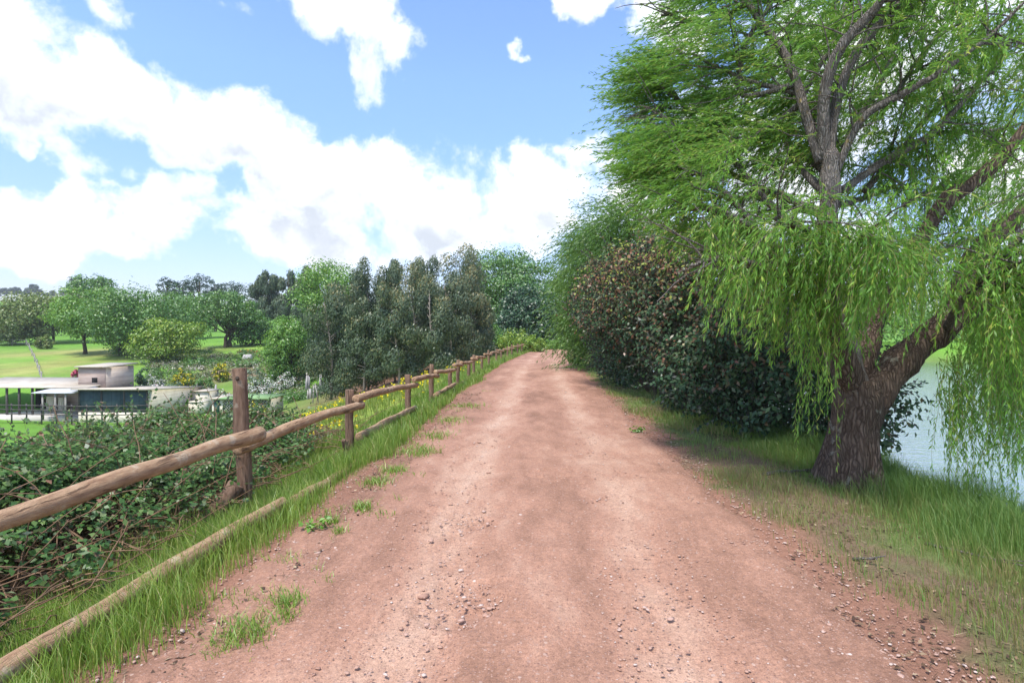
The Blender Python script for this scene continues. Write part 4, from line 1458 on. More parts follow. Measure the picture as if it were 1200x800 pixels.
GV = 'broad trees round the paddock and garden'
ptree('broadleaf_tree', 'lone fresh green tree with a clear trunk on the paddock lawn', 99, 88, 72, 334, 'bright', lo=0.22, n=210, per=28, group=GV, flat=0.5)
ptree('broadleaf_tree', 'wide olive tree at the top of the paddock left of the lone lawn tree', 62, 118, 100, 341, 'olive', lo=0.18, n=240, per=28, group=GV)
ptree('broadleaf_tree', 'low brownish olive tree at the far left end of the paddock', 14, 112, 62, 366, 'olive', lo=0.1, n=130, per=26, group=GV)
ptree('broadleaf_tree', 'dark green tree at the left edge behind the low olive tree', 10, 135, 60, 357, 'dark', lo=0.1, n=110, per=26, group=GV)
ptree('broadleaf_tree', 'big mid green tree behind the yellow-green one above the stable', 168, 84, 112, 336, 'green', lo=0.06, n=330, per=30, group=GV)
ptree('broadleaf_tree', 'yellow-green bushy tree just above the stable roof', 196, 76, 66, 373, 'lime', lo=0.02, n=170, per=28, group=GV, fork=0.2)
ptree('broadleaf_tree', 'yellow-tinged green tree left of the big one beside the lawn', 140, 86, 50, 358, 'bright', lo=0.02, n=150, per=28, group=GV, fork=0.2)
b = gb(262, 96)
tree('umbrella_tree', 'round flat-bottomed dark green tree with forked trunk on the upper lawn', 'tree', b,
     [(0, 0, 6.6, 5.6, 5, 2.6), (-2.6, 0, 5.4, 3.6, 3, 1.8), (3.0, 0, 5.2, 3.8, 3, 1.9), (0.5, 0, 8.0, 3.6, 3, 1.8), (5.0, 0, 4.6, 2.4, 2, 1.5)],
     M['green'], M['bark_dark'], 0.3, 420, 28, 1.0, 0.34, 0.21, fork=0.22, limbs=16, flat=0.5, group=GV, trunks=2)
ptree('broadleaf_tree', 'tall rounded deep green tree top showing above the olive trees', 108, 150, 46, 320, 'green', lo=0.45, n=120, per=24, group=GV)
ptree('broadleaf_tree', 'grey-green tree crown between the lone tree and the umbrella tree', 210, 125, 90, 341, 'green', lo=0.1, n=200, per=26, group=GV)
ptree('broadleaf_tree', 'bright green tall tree behind the left end of the gum grove', 388, 92, 76, 304, 'bright', lo=0.2, n=230, per=28, group=GV)
ptree('broadleaf_tree', 'rounded willowy green tree on the garden slope left of the gums', 343, 66, 58, 368, 'bright', lo=0.03, n=260, per=30, group=GV, droop=0.8, fork=0.2)
ptree('broadleaf_tree', 'dark shrubby tree under the umbrella tree at the garden edge', 305, 100, 55, 375, 'green', lo=0.05, n=130, per=26, group=GV)

GR = 'trees at the far end of the road'
ptree('broadleaf_tree', 'tall spreading mid green tree at the bend behind the gums', 592, 78, 98, 288, 'green', lo=0.15, n=420, per=30, group=GR, flat=0.45)
ptree('broadleaf_tree', 'very dark tree closing the end of the road', 622, 70, 70, 330, 'dark', lo=0.02, n=320, per=32, group=GR, fork=0.25)
ptree('broadleaf_tree', 'mid green tree glimpsed between the dark tree and the leaning willow', 660, 88, 70, 318, 'green', lo=0.05, n=240, per=30, group=GR)
ptree('broadleaf_tree', 'pale green low tree right behind the bend', 690, 60, 60, 355, 'bright', lo=0.02, n=160, per=28, group=GR)


def bush(name, label, px, Y, wpx, toppx, mat, n=60, per=24, cat='shrub', group=None, drop=0.0, leaf=None, d=None):
    b = gb(px, Y)
    w = wpx / FPX * Y
    h = max(at(px, toppx, Y)[2] - b[2], 0.3)
    root = thing(name, label, cat, b, group)
    E = [(b[0], b[1], b[2] + h * 0.45, w * 0.42, (d or w) * 0.42, h * 0.52), (b[0] - w * 0.22, b[1], b[2] + h * 0.32, w * 0.27, w * 0.27, h * 0.38), (b[0] + w * 0.24, b[1], b[2] + h * 0.34, w * 0.26, w * 0.26, h * 0.36)]
    C, cen = ell_points(E, n, 0.5)
    C[:, 2] = np.maximum(C[:, 2], b[2] + 0.08 * h)
    mb = MB()
    leaf = leaf or max(0.1, Y / FPX * 2.0)
    clump_leaves(mb, C, w * 0.12 * rng.uniform(0.7, 1.3, n), per, leaf, leaf * 0.65, 0.7, 0.6, cen)
    mb.build('foliage', M[mat], root)
    sb = MB()
    for i in range(5):
        sb.tube(curve(b + np.array([rng.uniform(-.05, .05) * w, 0, -0.15]), C[rng.integers(n)], 4), np.linspace(0.03 * h, 0.01 * h, 4), 5, caps=False)
    sb.build('stems', M['bark_dark'], root)
    return root


GB_ = 'shrubs at the road bend'
bush('shrub', 'bright yellow-green shrub at the end of the log fence', 607, 56, 56, 386, 'lime', 150, 26, group=GB_)
bush('shrub', 'low pale shrub spilling onto the road edge at the bend', 628, 50, 26, 392, 'lime', 80, 24, group=GB_)
bush('shrub', 'dark green rounded shrub behind the yellow-green one', 574, 60, 40, 378, 'green', 110, 26, group=GB_)
bush('shrub', 'small green shrub on the right side of the bend', 655, 58, 40, 397, 'bright', 110, 24, group=GB_)
bush('shrub', 'fresh green shrub closing the view where the road bends away', 669, 64, 44, 393, 'bright', 110, 26, group=GB_)
bush('shrub', 'green shrub at the foot of the leaning willow', 676, 30, 30, 375, 'bright', 90, 24, group=GB_)


# ------------------------------------------------------------------ gum grove
def gum(label, px, Y, top, wide, seed_tint, plumes=9, bottom=0.30, group='gum trees of the grove', lean=-0.4, dens=1.0):
    b = gb(px, Y)
    h = at(px, top, Y)[2] - b[2]
    w = wide / FPX * Y
    root = thing('gum_tree', label, 'tree', b, group)
    mb = MB()
    tb = MB()
    n = 9
    t = np.linspace(0, 1, n)
    P = np.stack([b[0] + lean * t ** 2 + 0.12 * np.sin(t * 5 + rng.uniform(0, 6)), b[1] + 0 * t, b[2] - 0.3 + h * 0.93 * t], -1)
    tb.tube(P, np.linspace(0.105, 0.025, n), 7, rough=0.05)
    leaf = max(0.17, Y / FPX * 2.7)
    for k in range(plumes):
        u = bottom + (0.96 - bottom) * (k + rng.random() * 0.6) / plumes
        c = P[0] * (1 - u) + P[-1] * u
        c = np.array([np.interp(u, t, P[:, 0]), b[1], b[2] + h * u])
        sp = w * 0.36 * (1 - 0.55 * max(0, (u - 0.5) / 0.5))
        a = rng.uniform(0, 2 * pi)
        c = c + np.array([math.cos(a) * sp, math.sin(a) * sp, 0])
        rz = h * rng.uniform(0.085, 0.14)
        rx = w * rng.uniform(0.25, 0.37) * (1 - 0.35 * u)
        nn = int(620 * dens)
        dv = randdir(nn)
        rr_ = rng.random(nn) ** 0.22
        lump = 1 + 0.5 * vnoise(dv[:, 0] * 2 + k * 9, dv[:, 2] * 3 + dv[:, 1] * 2, 0.55, 77)
        Pp = c + dv * (rr_ * lump)[:, None] * np.array([rx, rx, rz])
        Nn = norm(dv * np.array([1, 1, rx / rz]) + np.array([0, 0, 0.3]) + 0.42 * randdir(nn))
        A = norm(np.cross(Nn, randdir(nn)) * 0.7 + np.array([-0.25, 0, -0.9]))
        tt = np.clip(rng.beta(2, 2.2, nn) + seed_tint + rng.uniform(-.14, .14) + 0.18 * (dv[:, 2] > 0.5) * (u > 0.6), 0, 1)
        add_leaves(mb, Pp, A, Nn, leaf * rng.uniform(0.7, 1.3, nn), leaf * 0.42 * rng.uniform(0.7, 1.3, nn), tt)
        tb.tube(curve(np.array([np.interp(u * 0.85, t, P[:, 0]), b[1], b[2] + h * u * 0.85]), c, 4, 0, 0.02), np.linspace(0.045, 0.012, 4), 5, caps=False)
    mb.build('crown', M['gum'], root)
    tb.build('trunk', M['bark_pale'], root, smooth=True)
    return root


GUM = [
    ('leftmost gum tree of the grove with drooping grey-green crown', 388, 41, 340, 50, -0.05),
    ('gum tree with bare pale trunk second from the left of the grove', 408, 44, 330, 42, 0.02),
    ('tallest thin gum tree near the left of the grove with a wispy top', 433, 46, 308, 36, 0.0),
    ('stout gum tree in the front row with two rounded plumes', 428, 38, 352, 40, -0.02),
    ('gum tree with an isolated dark top left of the grove centre', 462, 48, 306, 34, -0.10),
    ('gum tree with pale trunk standing nearest the fence meadow', 466, 37, 336, 38, 0.06),
    ('gum tree with golden brown upper leaves at the grove centre', 488, 42, 309, 44, 0.14),
    ('gum tree behind the golden brown one with thin dark crown', 506, 52, 303, 36, -0.08),
    ('gum tree with low silvery plumes right of the grove centre', 509, 39, 328, 42, 0.04),
    ('broad gum tree towards the right of the grove with shaded lower leaves', 528, 44, 322, 46, -0.04),
    ('tallest leaning gum tree at the right end of the grove', 542, 47, 291, 48, 0.10),
    ('rightmost gum tree with golden green side plumes', 556, 46, 318, 34, 0.16),
    ('short gum tree filling the gap at the back right of the grove', 545, 56, 335, 50, -0.06),
    ('short dark gum tree at the back left of the grove', 448, 55, 345, 60, -0.10),
]
for (lab, px_, Y_, top_, w_, ti) in GUM:
    gum(lab, px_, Y_, top_, w_ * 1.35, ti, 19, 0.13, dens=1.1)

for (px_, Y_, w_, t_, m_, lab) in [(400, 66, 60, 372, 'dark', 'dark rounded tree deep behind the left of the gum grove'), (452, 68, 70, 368, 'dark', 'dark tree deep behind the middle of the gum grove'), (505, 66, 66, 372, 'dark', 'dark tree deep behind the right of the gum grove'), (548, 72, 50, 365, 'green', 'green tree seen through the gum trunks near the bend')]:
    ptree('broadleaf_tree', lab, px_, Y_, w_, t_, m_, lo=0.0, n=170, per=28, group='trees behind the gum grove', fork=0.2)
# distant blue gums and umbrella pines
proto = None
for i, (px_, top_, lab) in enumerate([(297, 326, 'far gum tree at the left end of the distant row'), (310, 318, 'second far gum tree of the distant row above the umbrella tree'), (324, 322, 'far gum tree in the middle of the distant row'), (336, 316, 'far gum tree right of the middle of the distant row'), (349, 318, 'far gum tree beside the tall bright green tree'), (362, 312, 'tallest far gum tree behind the bright green tree'), (456, 305, 'far gum tree top showing over the left of the grove')]):
    gum(lab, px_, 120, top_, 26, -0.08, 8, 0.30, group='distant gum trees behind the garden', lean=0.5)


def umbrella_pine(label, px, Y, basepx, toppx, w, group):
    b = gb(px, Y)
    top = at(px, toppx, Y)[2]
    h = top - b[2]
    root = thing('umbrella_pine', label, 'tree', b, group)
    wm = w / FPX * Y
    E = [(b[0], b[1], b[2] + h * 0.84, wm * 0.5, wm * 0.5, h * 0.14), (b[0] - wm * .3, b[1], b[2] + h * 0.72, wm * 0.3, wm * 0.3, h * 0.09), (b[0] + wm * .3, b[1], b[2] + h * 0.68, wm * 0.28, wm * 0.28, h * 0.09)]
    C, cen = ell_points(E, 80, 0.2)
    mb = MB()
    lf = Y / FPX * 2.2
    clump_leaves(mb, C, wm * 0.13, 14, lf, lf * 0.6, 0.6, 0.7, cen)
    mb.build('crown', M['pine'], root)
    tb = MB()
    tb.tube(curve(b - np.array([0, 0, .5]), b + np.array([0, 0, h * 0.85]), 6, 0, 0.1), np.linspace(0.035 * h, 0.012 * h, 6), 6)
    for i in range(4):
        tb.tube(curve(b + np.array([0, 0, h * 0.5]), C[i], 4), np.linspace(0.012 * h, 0.005 * h, 4), 4, caps=False)
    tb.build('trunk', M['bark_dark'], root)
    return root


GP = 'umbrella pines on the distant ridge'
pr = [umbrella_pine('small dark umbrella pine in the row on the far ridge', 5, 600, 352, 337, 7, GP),
      umbrella_pine('small dark umbrella pine in the row on the far ridge', 14, 600, 352, 337, 6, GP)]
for i, px_ in enumerate([-14, -4, 20, 28, 33, 40, 47, 55, 62, 74]):
    Y_ = 600 + rng.uniform(-15, 25)
    s = rng.uniform(0.75, 1.15) * (0.85 if px_ > 45 else 1)
    dup(pr[i % 2], gb(px_, Y_), rng.uniform(0, 6), (s, s, s * rng.uniform(0.9, 1.1)), 'small dark umbrella pine in the row on the far ridge', GP)
GQ = 'flat-topped pines beyond the garden'
for px_, Y_, t_, w_, lab in [(196, 170, 324, 22, 'flat-topped pine left of a close pair beyond the garden'), (214, 165, 325, 22, 'flat-topped pine at the right of a close pair beyond the garden'), (234, 160, 319, 30, 'tallest flat-topped pine on the skyline beyond the garden'), (252, 170, 327, 24, 'flat-topped pine beside the tallest one on the skyline'), (275, 165, 328, 34, 'wide flat-topped pine behind the umbrella tree'), (88, 190, 322, 16, 'thin feathery pine on the skyline behind the olive tree')]:
    umbrella_pine(lab, px_, Y_, 352, t_, w_, GQ)

# far side of the pond, seen through the willow
GF = 'trees on the far side of the pond'
for px_, Y_, w_, t_, m_, lab in [(830, 60, 150, 330, 'green', 'green tree across the pond hidden behind the copper shrub'), (960, 68, 150, 340, 'bright', 'bright tree across the pond seen past the willow trunk'), (1060, 74, 150, 318, 'green', 'mid green tree across the pond right of the willow trunk'), (1150, 72, 140, 345, 'lime', 'yellowish tree across the pond at the right edge'), (1240, 76, 160, 325, 'green', 'green tree across the pond beyond the right edge')]:
    ptree('broadleaf_tree', lab, px_, Y_, w_, t_, m_, lo=0.02, n=230, per=26, group=GF, fork=0.2)

# ------------------------------------------------------------------ garden slope
GG = 'shrubs of the garden slope'
for px_, Y_, w_, t_, m_, nm, lab in [
    (214, 62, 26, 431, 'yellow_fl', 'flowering_shrub', 'yellow flowering shrub left of the tall fence post'),
    (258, 66, 20, 425, 'yellow_fl', 'flowering_shrub', 'yellow flowering shrub directly above the tall fence post'),
    (238, 63, 26, 440, 'green', 'shrub', 'rounded green shrub between the two yellow ones'),
    (201, 58, 36, 442, 'grey', 'shrub', 'low grey-green mound behind the stable roof'),
    (300, 62, 30, 430, 'grey', 'shrub', 'silvery blue shrub right of the tall fence post'),
    (308, 58, 44, 437, 'white_fl', 'flowering_shrub', 'white flowering rose bush above the green-roofed hutch'),
    (262, 56, 26, 456, 'white_fl', 'flowering_shrub', 'small white rose bush behind the tall fence post'),
    (334, 62, 30, 436, 'white_fl', 'flowering_shrub', 'white blossom drift under the rounded willowy tree'),
    (348, 55, 50, 458, 'green', 'shrub', 'low clipped green hedge bush right of the hutch'),
    (376, 56, 24, 452, 'grey', 'shrub', 'bluish lavender bush left of the gum trunks'),
    (393, 54, 24, 450, 'grey', 'shrub', 'grey-green bush at the foot of the gum trunks'),
    (290, 74, 34, 423, 'green', 'shrub', 'dark shrub near the stump on the upper garden'),
    (260, 82, 40, 414, 'olive', 'shrub', 'brown-tinged shrub at the edge of the upper lawn'),
    (318, 84, 30, 413, 'orange_fl', 'flowering_shrub', 'orange flowering clump on the upper lawn edge'),
    (292, 88, 26, 411, 'orange_fl', 'flowering_shrub', 'reddish flowering clump left of the orange one'),
    (230, 74, 46, 420, 'green', 'shrub', 'dark green hedge under the yellow-green tree'),
    (89, 62, 12, 433, 'pink_fl', 'flowering_shrub', 'small pink flowering bush beside the stable tower'),
    (52, 100, 22, 392, 'olive', 'shrub', 'round olive bush at the left of the lone lawn tree'),
    (180, 60, 22, 434, 'white_fl', 'flowering_shrub', 'white flower patch right of the small cypress'),
    (408, 41, 20, 466, 'yellow_fl', 'flowering_shrub', 'yellow daisy bush beyond the second fence post'),
    (300, 45, 30, 468, 'yellow_fl', 'flowering_shrub', 'yellow weeds at the front of the hutch'),
]:
    bush(nm, lab, px_, Y_, w_, t_, m_, 55, 24, group=GG)
ptree('cypress', 'small slim dark cypress behind the stable tower', 166, 58, 13, 422, 'dark', lo=0.02, n=70, per=22, cr=0.28, tr=0.06, leaf=0.14)


def stump(label, px, Y, toppx, w):
    b = gb(px, Y)
    h = at(px, toppx, Y)[2] - b[2]
    h = min(max(h, 0.5), 2.2)
    mb = MB()
    wm = w / FPX * Y * 0.5
    for k in range(4):
        o = np.array([rng.uniform(-wm, wm) * 0.6, rng.uniform(-.2, .2), 0])
        mb.tube(np.array([b + o - (0, 0, .2), b + o * 1.1 + (0, 0, h * .5), b + o * 1.3 + (rng.uniform(-.08, .08), 0, h * rng.uniform(0.75, 1.0))]), [wm * .55, wm * .4, wm * 0.18], 7, rough=0.2)
    o = mb.build('tree_stump', M['stump'], None, origin=b)
    tag(o, label, 'stump', 'bleached stumps in the garden')


for l_, a_ in (('bleached grey stump on the upper garden beside orange flowers', (290, 80, 415, 14)), ('pale stump under the rounded willowy tree', (360, 60, 434, 8)), ('pointed pale stump at the left of the gum trunks', (374, 58, 437, 6)), ('grey stump beside the rounded green shrub', (228, 58, 442, 8)), ('wide pale stump left of the grey-green mound', (185, 58, 441, 10)), ('small leaning stump by the lavender bush', (363, 54, 455, 6)), ('squat grey stump below the yellow shrub', (250, 57, 447, 9))):
    stump(l_, *a_)

M['cover'] = leaf_mat('garden_cover_leaves', [(0, (0.05, 0.12, 0.03)), (0.3, (0.09, 0.19, 0.04)), (0.5, (0.14, 0.20, 0.10)), (0.7, (0.16, 0.17, 0.07)), (0.9, (0.24, 0.19, 0.12)), (1, (0.45, 0.42, 0.36))], 0.25, 0.03)


def ground_cover():
    n = 2600
    px_ = rng.uniform(172, 415, n)
    Y_ = rng.uniform(55, 92, n)
    x = np.array([ax(p, q) for p, q in zip(px_, Y_)])
    k = (vnoise(x, Y_, 3.5, 401) + 0.6 * vnoise(x, Y_, 1.2, 402) > -0.12) & ~((px_ > 250) & (Y_ > 86))
    x, Y_ = x[k], Y_[k]
    C = np.stack([x, Y_, H(x, Y_) + rng.uniform(0.05, 0.45, len(x))], -1)
    mb = MB()
    ts = 1.1 * vnoise(x, Y_, 2.6, 403) + 0.4 * vnoise(x, Y_, 0.9, 404)
    clump_leaves(mb, C, 0.55 * rng.uniform(0.5, 1.3, len(C)), 22, 0.24, 0.15, 0.6, 0.7, None, 0.0, ts, 0.4, 0.35)
    stuff(mb.build('ground_cover', M['cover']), 'mixed low green and silvery ground cover on the garden slope', 'ground cover')


ground_cover()

# ------------------------------------------------------------------ stable and hutch
M['cream'] = surf_mat('cream_boards', (0.55, 0.49, 0.38), (0.70, 0.64, 0.52), 1.5, 0.8, 0.1, None, (1, 1, 1), (2, 3.3, 0.45))
M['cream_flat'] = surf_mat('cream_plaster', (0.55, 0.50, 0.40), (0.70, 0.65, 0.55), 1.2, 0.85, 0.15)
M['pink_board'] = surf_mat('pink_boards', (0.30, 0.22, 0.19), (0.46, 0.37, 0.33), 1.3, 0.85, 0.15, None, (0.6, 0.6, 3), (2, 2.4, 0.35))
M['pale_board'] = surf_mat('pale_boards', (0.48, 0.39, 0.33), (0.66, 0.57, 0.49), 1.2, 0.85, 0.15, None, (0.6, 0.6, 3), (2, 2.4, 0.3))  # same boards in a paler tone, for the upper side wall only
M['tin'] = surf_mat('pale_tin_roof', (0.40, 0.34, 0.26), (0.56, 0.50, 0.41), 0.9, 0.55, 0.1, None, (1, 1, 1), (0, 2.0, 0.2), spots=(0.9, 0.66, (0.40, 0.19, 0.10)))
M['greytin'] = surf_mat('grey_tin_roof', (0.40, 0.41, 0.42), (0.58, 0.59, 0.60), 0.9, 0.5, 0.1)
M['net'] = surf_mat('teal_shade_net', (0.035, 0.062, 0.075), (0.06, 0.095, 0.11), 2, 0.9, 0.2, None, (1, 1, 1), (0, 1.2, 0.3))
M['darkwood'] = surf_mat('dark_timber', (0.05, 0.045, 0.045), (0.12, 0.105, 0.10), 2, 0.85, 0.2)
M['greywood'] = surf_mat('grey_timber', (0.20, 0.18, 0.17), (0.38, 0.35, 0.33), 3, 0.9, 0.3)
M['black'] = surf_mat('opening_shade', (0.008, 0.008, 0.008), (0.015, 0.015, 0.015), 2, 0.95, 0.0)  # near-black slabs stand in for the shade inside openings
M['green_roof'] = surf_mat('green_felt_roof', (0.17, 0.30, 0.12), (0.27, 0.41, 0.19), 2, 0.8, 0.2)
M['dark_green'] = surf_mat('dark_green_door', (0.02, 0.06, 0.05), (0.035, 0.09, 0.075), 2, 0.7, 0.1)
M['concrete'] = surf_mat('pale_concrete', (0.42, 0.39, 0.35), (0.58, 0.55, 0.50), 1, 0.9, 0.2)
M['blue'] = surf_mat('blue_plastic', (0.02, 0.22, 0.55), (0.03, 0.28, 0.62), 2, 0.4, 0.0)


def slab(mb, x0, x1, y0, y1, za, zb, th, zc=None, zd=None):
    """roof slab: za at front-left, zb at back-left (right side the same unless given)"""
    zc = za if zc is None else zc
    zd = zb if zd is None else zd
    mb.hexa([(x0, y0, za), (x1, y0, zc), (x1, y1, zd), (x0, y1, zb), (x0, y0, za + th), (x1, y0, zc + th), (x1, y1, zd + th), (x0, y1, zb + th)])


def part(name, mat, parent, fn, smooth=False):
    mb = MB()
    fn(mb)
    return mb.build(name, M[mat], parent, smooth=smooth)


def stable():
    g = -5.82
    xr = ax(172, 48)     # right front corner
    xl = ax(91, 48)
    yf, yb = 48.0, 55.9
    root = thing('stable', 'cream stable with flat tin roofs, teal net front and small upper storey', 'building', (xr, yf, g))
    zt = -3.22
    zbk = -3.75
    part('side_wall', 'cream', root, lambda m: m.hexa([(xr - .15, yf + .16, g - .6), (xr, yf + .16, g - .6), (xr, yb, g - .6), (xr - .15, yb, g - .6), (xr - .15, yf + .16, zt), (xr, yf + .16, zt), (xr, yb, zbk), (xr - .15, yb, zbk)]))
    part('back_wall', 'cream', root, lambda m: m.box(xl, xr - .15, yb - .15, yb, g - .6, zbk - .01))
    part('front_wall', 'cream_flat', root, lambda m: m.box(xl, xr - .05, yf - .02, yf + .14, g - .6, g + .62))
    n = 3
    wpan = (xr - .1 - xl) / n
    for i in range(n):
        part('shade_net', 'net', root, lambda m: m.box(xl + i * wpan + .06, xl + (i + 1) * wpan - .06, yf + .06, yf + .1, g + .62, zt - .12))
    for i in range(n + 1):
        part('post', 'darkwood', root, lambda m: m.box(xl + i * wpan - .055, xl + i * wpan + .055, yf + .02, yf + .135, g + .62, zt))
    part('beam', 'darkwood', root, lambda m: m.box(xl, xr - .05, yf - .01, yf + .15, zt - .118, zt))
    part('roof', 'tin', root, lambda m: slab(m, xl - .35, xr + .2, yf - .45, yb + .3, zt + .02, zbk + .02, .1))
    # upper storey
    tx1 = ax(122, 51)
    tx0 = ax(91, 51)
    ty0, ty1 = 51.0, 54.8
    tz1 = at(122, 430.5, 51)[2]
    tz0 = zt - .5
    part('upper_front_wall', 'pink_board', root, lambda m: m.box(tx0, tx1, ty0, ty0 + .12, tz0, tz1))
    part('upper_side_wall', 'pale_board', root, lambda m: m.box(tx1 - .12, tx1 + .003, ty0 + .12, ty1, tz0, tz1))
    part('upper_back_wall', 'pink_board', root, lambda m: m.box(tx0, tx1 - .12, ty1 - .12, ty1, tz0, tz1))
    part('upper_left_wall', 'pink_board', root, lambda m: m.box(tx0, tx0 + .12, ty0 + .12, ty1 - .12, tz0, tz1))
    part('upper_roof', 'tin', root, lambda m: slab(m, tx0 - .2, tx1 + .3, ty0 - .25, ty1 + .25, tz1 + .01, tz1 + .17, .1))
    wx0, wx1 = ax(107, 51), ax(113.5, 51)
    wz0, wz1 = at(0, 448, 51)[2], at(0, 442, 51)[2]
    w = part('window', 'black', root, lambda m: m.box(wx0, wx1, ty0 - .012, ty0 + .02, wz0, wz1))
    part('sill', 'greywood', w, lambda m: m.box(wx0 - .04, wx1 + .04, ty0 - .03, ty0 - .002, wz0 - .05, wz0))
    # open lean-to on the left
    lx0 = ax(-60, 50)
    part('lean_to_roof', 'tin', root, lambda m: slab(m, lx0, xl - .36, 49.3, 55.5, zt - .02, zt + .42, .08))
    for px_ in (-45, -20, 7, 21.5, 37):
        x = ax(px_, 49.6)
        part('lean_to_post', 'darkwood', root, lambda m: m.box(x - .07, x + .07, 49.53, 49.67, g, zt - .02))
    part('floor', 'concrete', root, lambda m: m.box(lx0, xl - .1, 48.4, 55.5, g - .5, g + .12))
    part('inner_wall', 'pink_board', root, lambda m: m.box(ax(52, 53), xl, 53, 53.1, g + .12, zt + .1))
    part('inner_door', 'cream_flat', root, lambda m: m.box(ax(53, 52.4), ax(64, 52.4), 52.4, 52.46, g + .12, g + 1.5))
    part('inner_door', 'cream_flat', root, lambda m: m.box(ax(67, 52.4), ax(75, 52.4), 52.4, 52.46, g + .12, g + 1.4))
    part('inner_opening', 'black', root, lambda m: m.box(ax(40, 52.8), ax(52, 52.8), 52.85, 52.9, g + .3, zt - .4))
    part('awning', 'greytin', root, lambda m: slab(m, ax(46, 48.2), xl - .02, 47.3, 50.3, zt - .28, zt + .0, .06))
    for px_ in (49, 64, 76):
        x = ax(px_, 47.5)
        part('awning_post', 'greywood', root, lambda m: m.box(x - .06, x + .06, 47.45, 47.57, g, zt - .28))
    # low annex at the back right corner
    ax0, ax1 = ax(216, 55), ax(238, 53)
    part('annex_wall', 'cream_flat', root, lambda m: m.box(xr + .02, xr + 1.6, yb - 1.6, yb + .4, g - .4, zbk - .25))
    part('annex_roof', 'tin', root, lambda m: slab(m, xr + .01, xr + 1.75, yb - 1.75, yb + .5, zbk - .24, zbk - .22, .07))
    part('annex_tank', 'cream_flat', root, lambda m: (m.box(xr + .6, xr + 2.0, yb - 3.1, yb - 1.9, g - .4, g + .95), m.box(xr + .55, xr + 2.05, yb - 3.15, yb - 1.85, g + .95, g + 1.02)))


stable()


def rail_fence(name, label, pts, posts_h, rails, mat, r=0.05, group=None, pr=0.06, box=True):
    b = np.array([pts[0][0], pts[0][1], float(H(pts[0][0], pts[0][1]))])
    root = thing(name, label, 'fence', b, group)
    P = [np.array([x, y, float(H(x, y))]) for x, y in pts]
    for p in P:
        mb = MB()
        mb.tube(np.array([p - (0, 0, .3), p + (0, 0, posts_h)]), [pr, pr * .95], 7)
        mb.build('post', M[mat], root)
    for z in rails:
        for a, c in zip(P[:-1], P[1:]):
            mb = MB()
            mb.tube(np.array([a + (0, -pr - r * .8, z), (a + c) / 2 + (0, -pr - r * .8, z), c + (0, -pr - r * .8, z)]), r, 6)
            mb.build('rail', M[mat], root)


yl = 46.6
rail_fence('yard_fence', 'dark rail fence across the front of the stable yard', [(x, yl) for x in np.linspace(ax(-40, yl), ax(172, yl), 13)], 1.75, (0.85, 1.22, 1.6), 'darkwood', 0.045, 'post and rail fences of the farm')
pts = []
for px_, Y_ in ((51, 57), (48, 60), (45.5, 65), (43, 71), (40, 78), (37, 87), (34, 98), (31, 110)):
    pts.append((ax(px_, Y_), Y_))
rail_fence('paddock_fence', 'weathered grey fence climbing the paddock lawn', pts, 1.15, (0.5, 0.95), 'greywood', 0.03, 'post and rail fences of the farm', 0.06)
rail_fence('paddock_fence', 'grey fence along the top of the paddock at the left edge', [(ax(p, 111), 111) for p in (-40, -22, -4, 14, 30)], 1.3, (0.5, 1.1), 'greywood', 0.07, 'post and rail fences of the farm', 0.09)
stakes = [(gb(384, 50), 486), (gb(392, 50), 0), (gb(399, 46), 0)]


def hutch():
    Y = 45.0
    x0, xm = ax(247, Y), ax(313, Y)
    g = at(280, 489, Y)[2]
    zt = at(280, 467.5, Y)[2]
    depth = xm * 0 + 2.2
    # side wall from px 313 at Y to 332 at its back
    yb = Y * (631 - 313) / (631 - 332)
    root = thing('animal_hutch', 'low cream animal hutch with lattice front and flat green roof', 'building', (xm, Y, g))
    part('wall', 'cream_flat', root, lambda m: (m.box(x0, xm, Y + .1, yb, g - .5, zt - .02)))
    part('roof', 'green_roof', root, lambda m: slab(m, x0 + .75, xm + .2, Y - .25, yb + .2, zt, zt + .02, .09))
    part('roof', 'tin', root, lambda m: slab(m, x0 - .12, x0 + .745, Y - .15, yb + .1, zt - .01, zt, .07))
    part('door', 'dark_green', root, lambda m: m.box(x0 + .16, x0 + .62, Y + .06, Y + .096, g, zt - .1))

    def lat(m):
        a, c = x0 + .9, xm - .15
        z0, z1 = g + .35, zt - .1
        n = 16
        for i in range(-5, n):
            xa = a + (c - a) * i / n
            for sgn in (1, -1):
                pa = [xa if sgn > 0 else xa + (z1 - z0), z0]
                pb = [xa + (z1 - z0) if sgn > 0 else xa, z1]
                # clip to the panel
                q = []
                for (u, v) in (pa, pb):
                    q.append([u, v])
                du = q[1][0] - q[0][0]
                dv = q[1][1] - q[0][1]
                ts = [0, 1]
                for k in (0, 1):
                    pass
                t0, t1 = 0, 1
                for lim, sg in ((a, 1), (c, -1)):
                    for tt in (t0, t1):
                        pass
                tt = sorted([(a - q[0][0]) / du, (c - q[0][0]) / du])
                t0, t1 = max(0, tt[0]), min(1, tt[1])
                if t1 - t0 < 0.05:
                    continue
                A_ = np.array([q[0][0] + du * t0, Y + (.05 if sgn > 0 else .075), q[0][1] + dv * t0])
                B_ = np.array([q[0][0] + du * t1, Y + (.05 if sgn > 0 else .075), q[0][1] + dv * t1])
                m.tube(np.array([A_, B_]), .018, 4)
    part('lattice_back', 'net', root, lambda m: m.box(x0 + .9, xm - .15, Y + .085, Y + .098, g + .35, zt - .1))
    part('lattice', 'cream_flat', root, lat)


hutch()


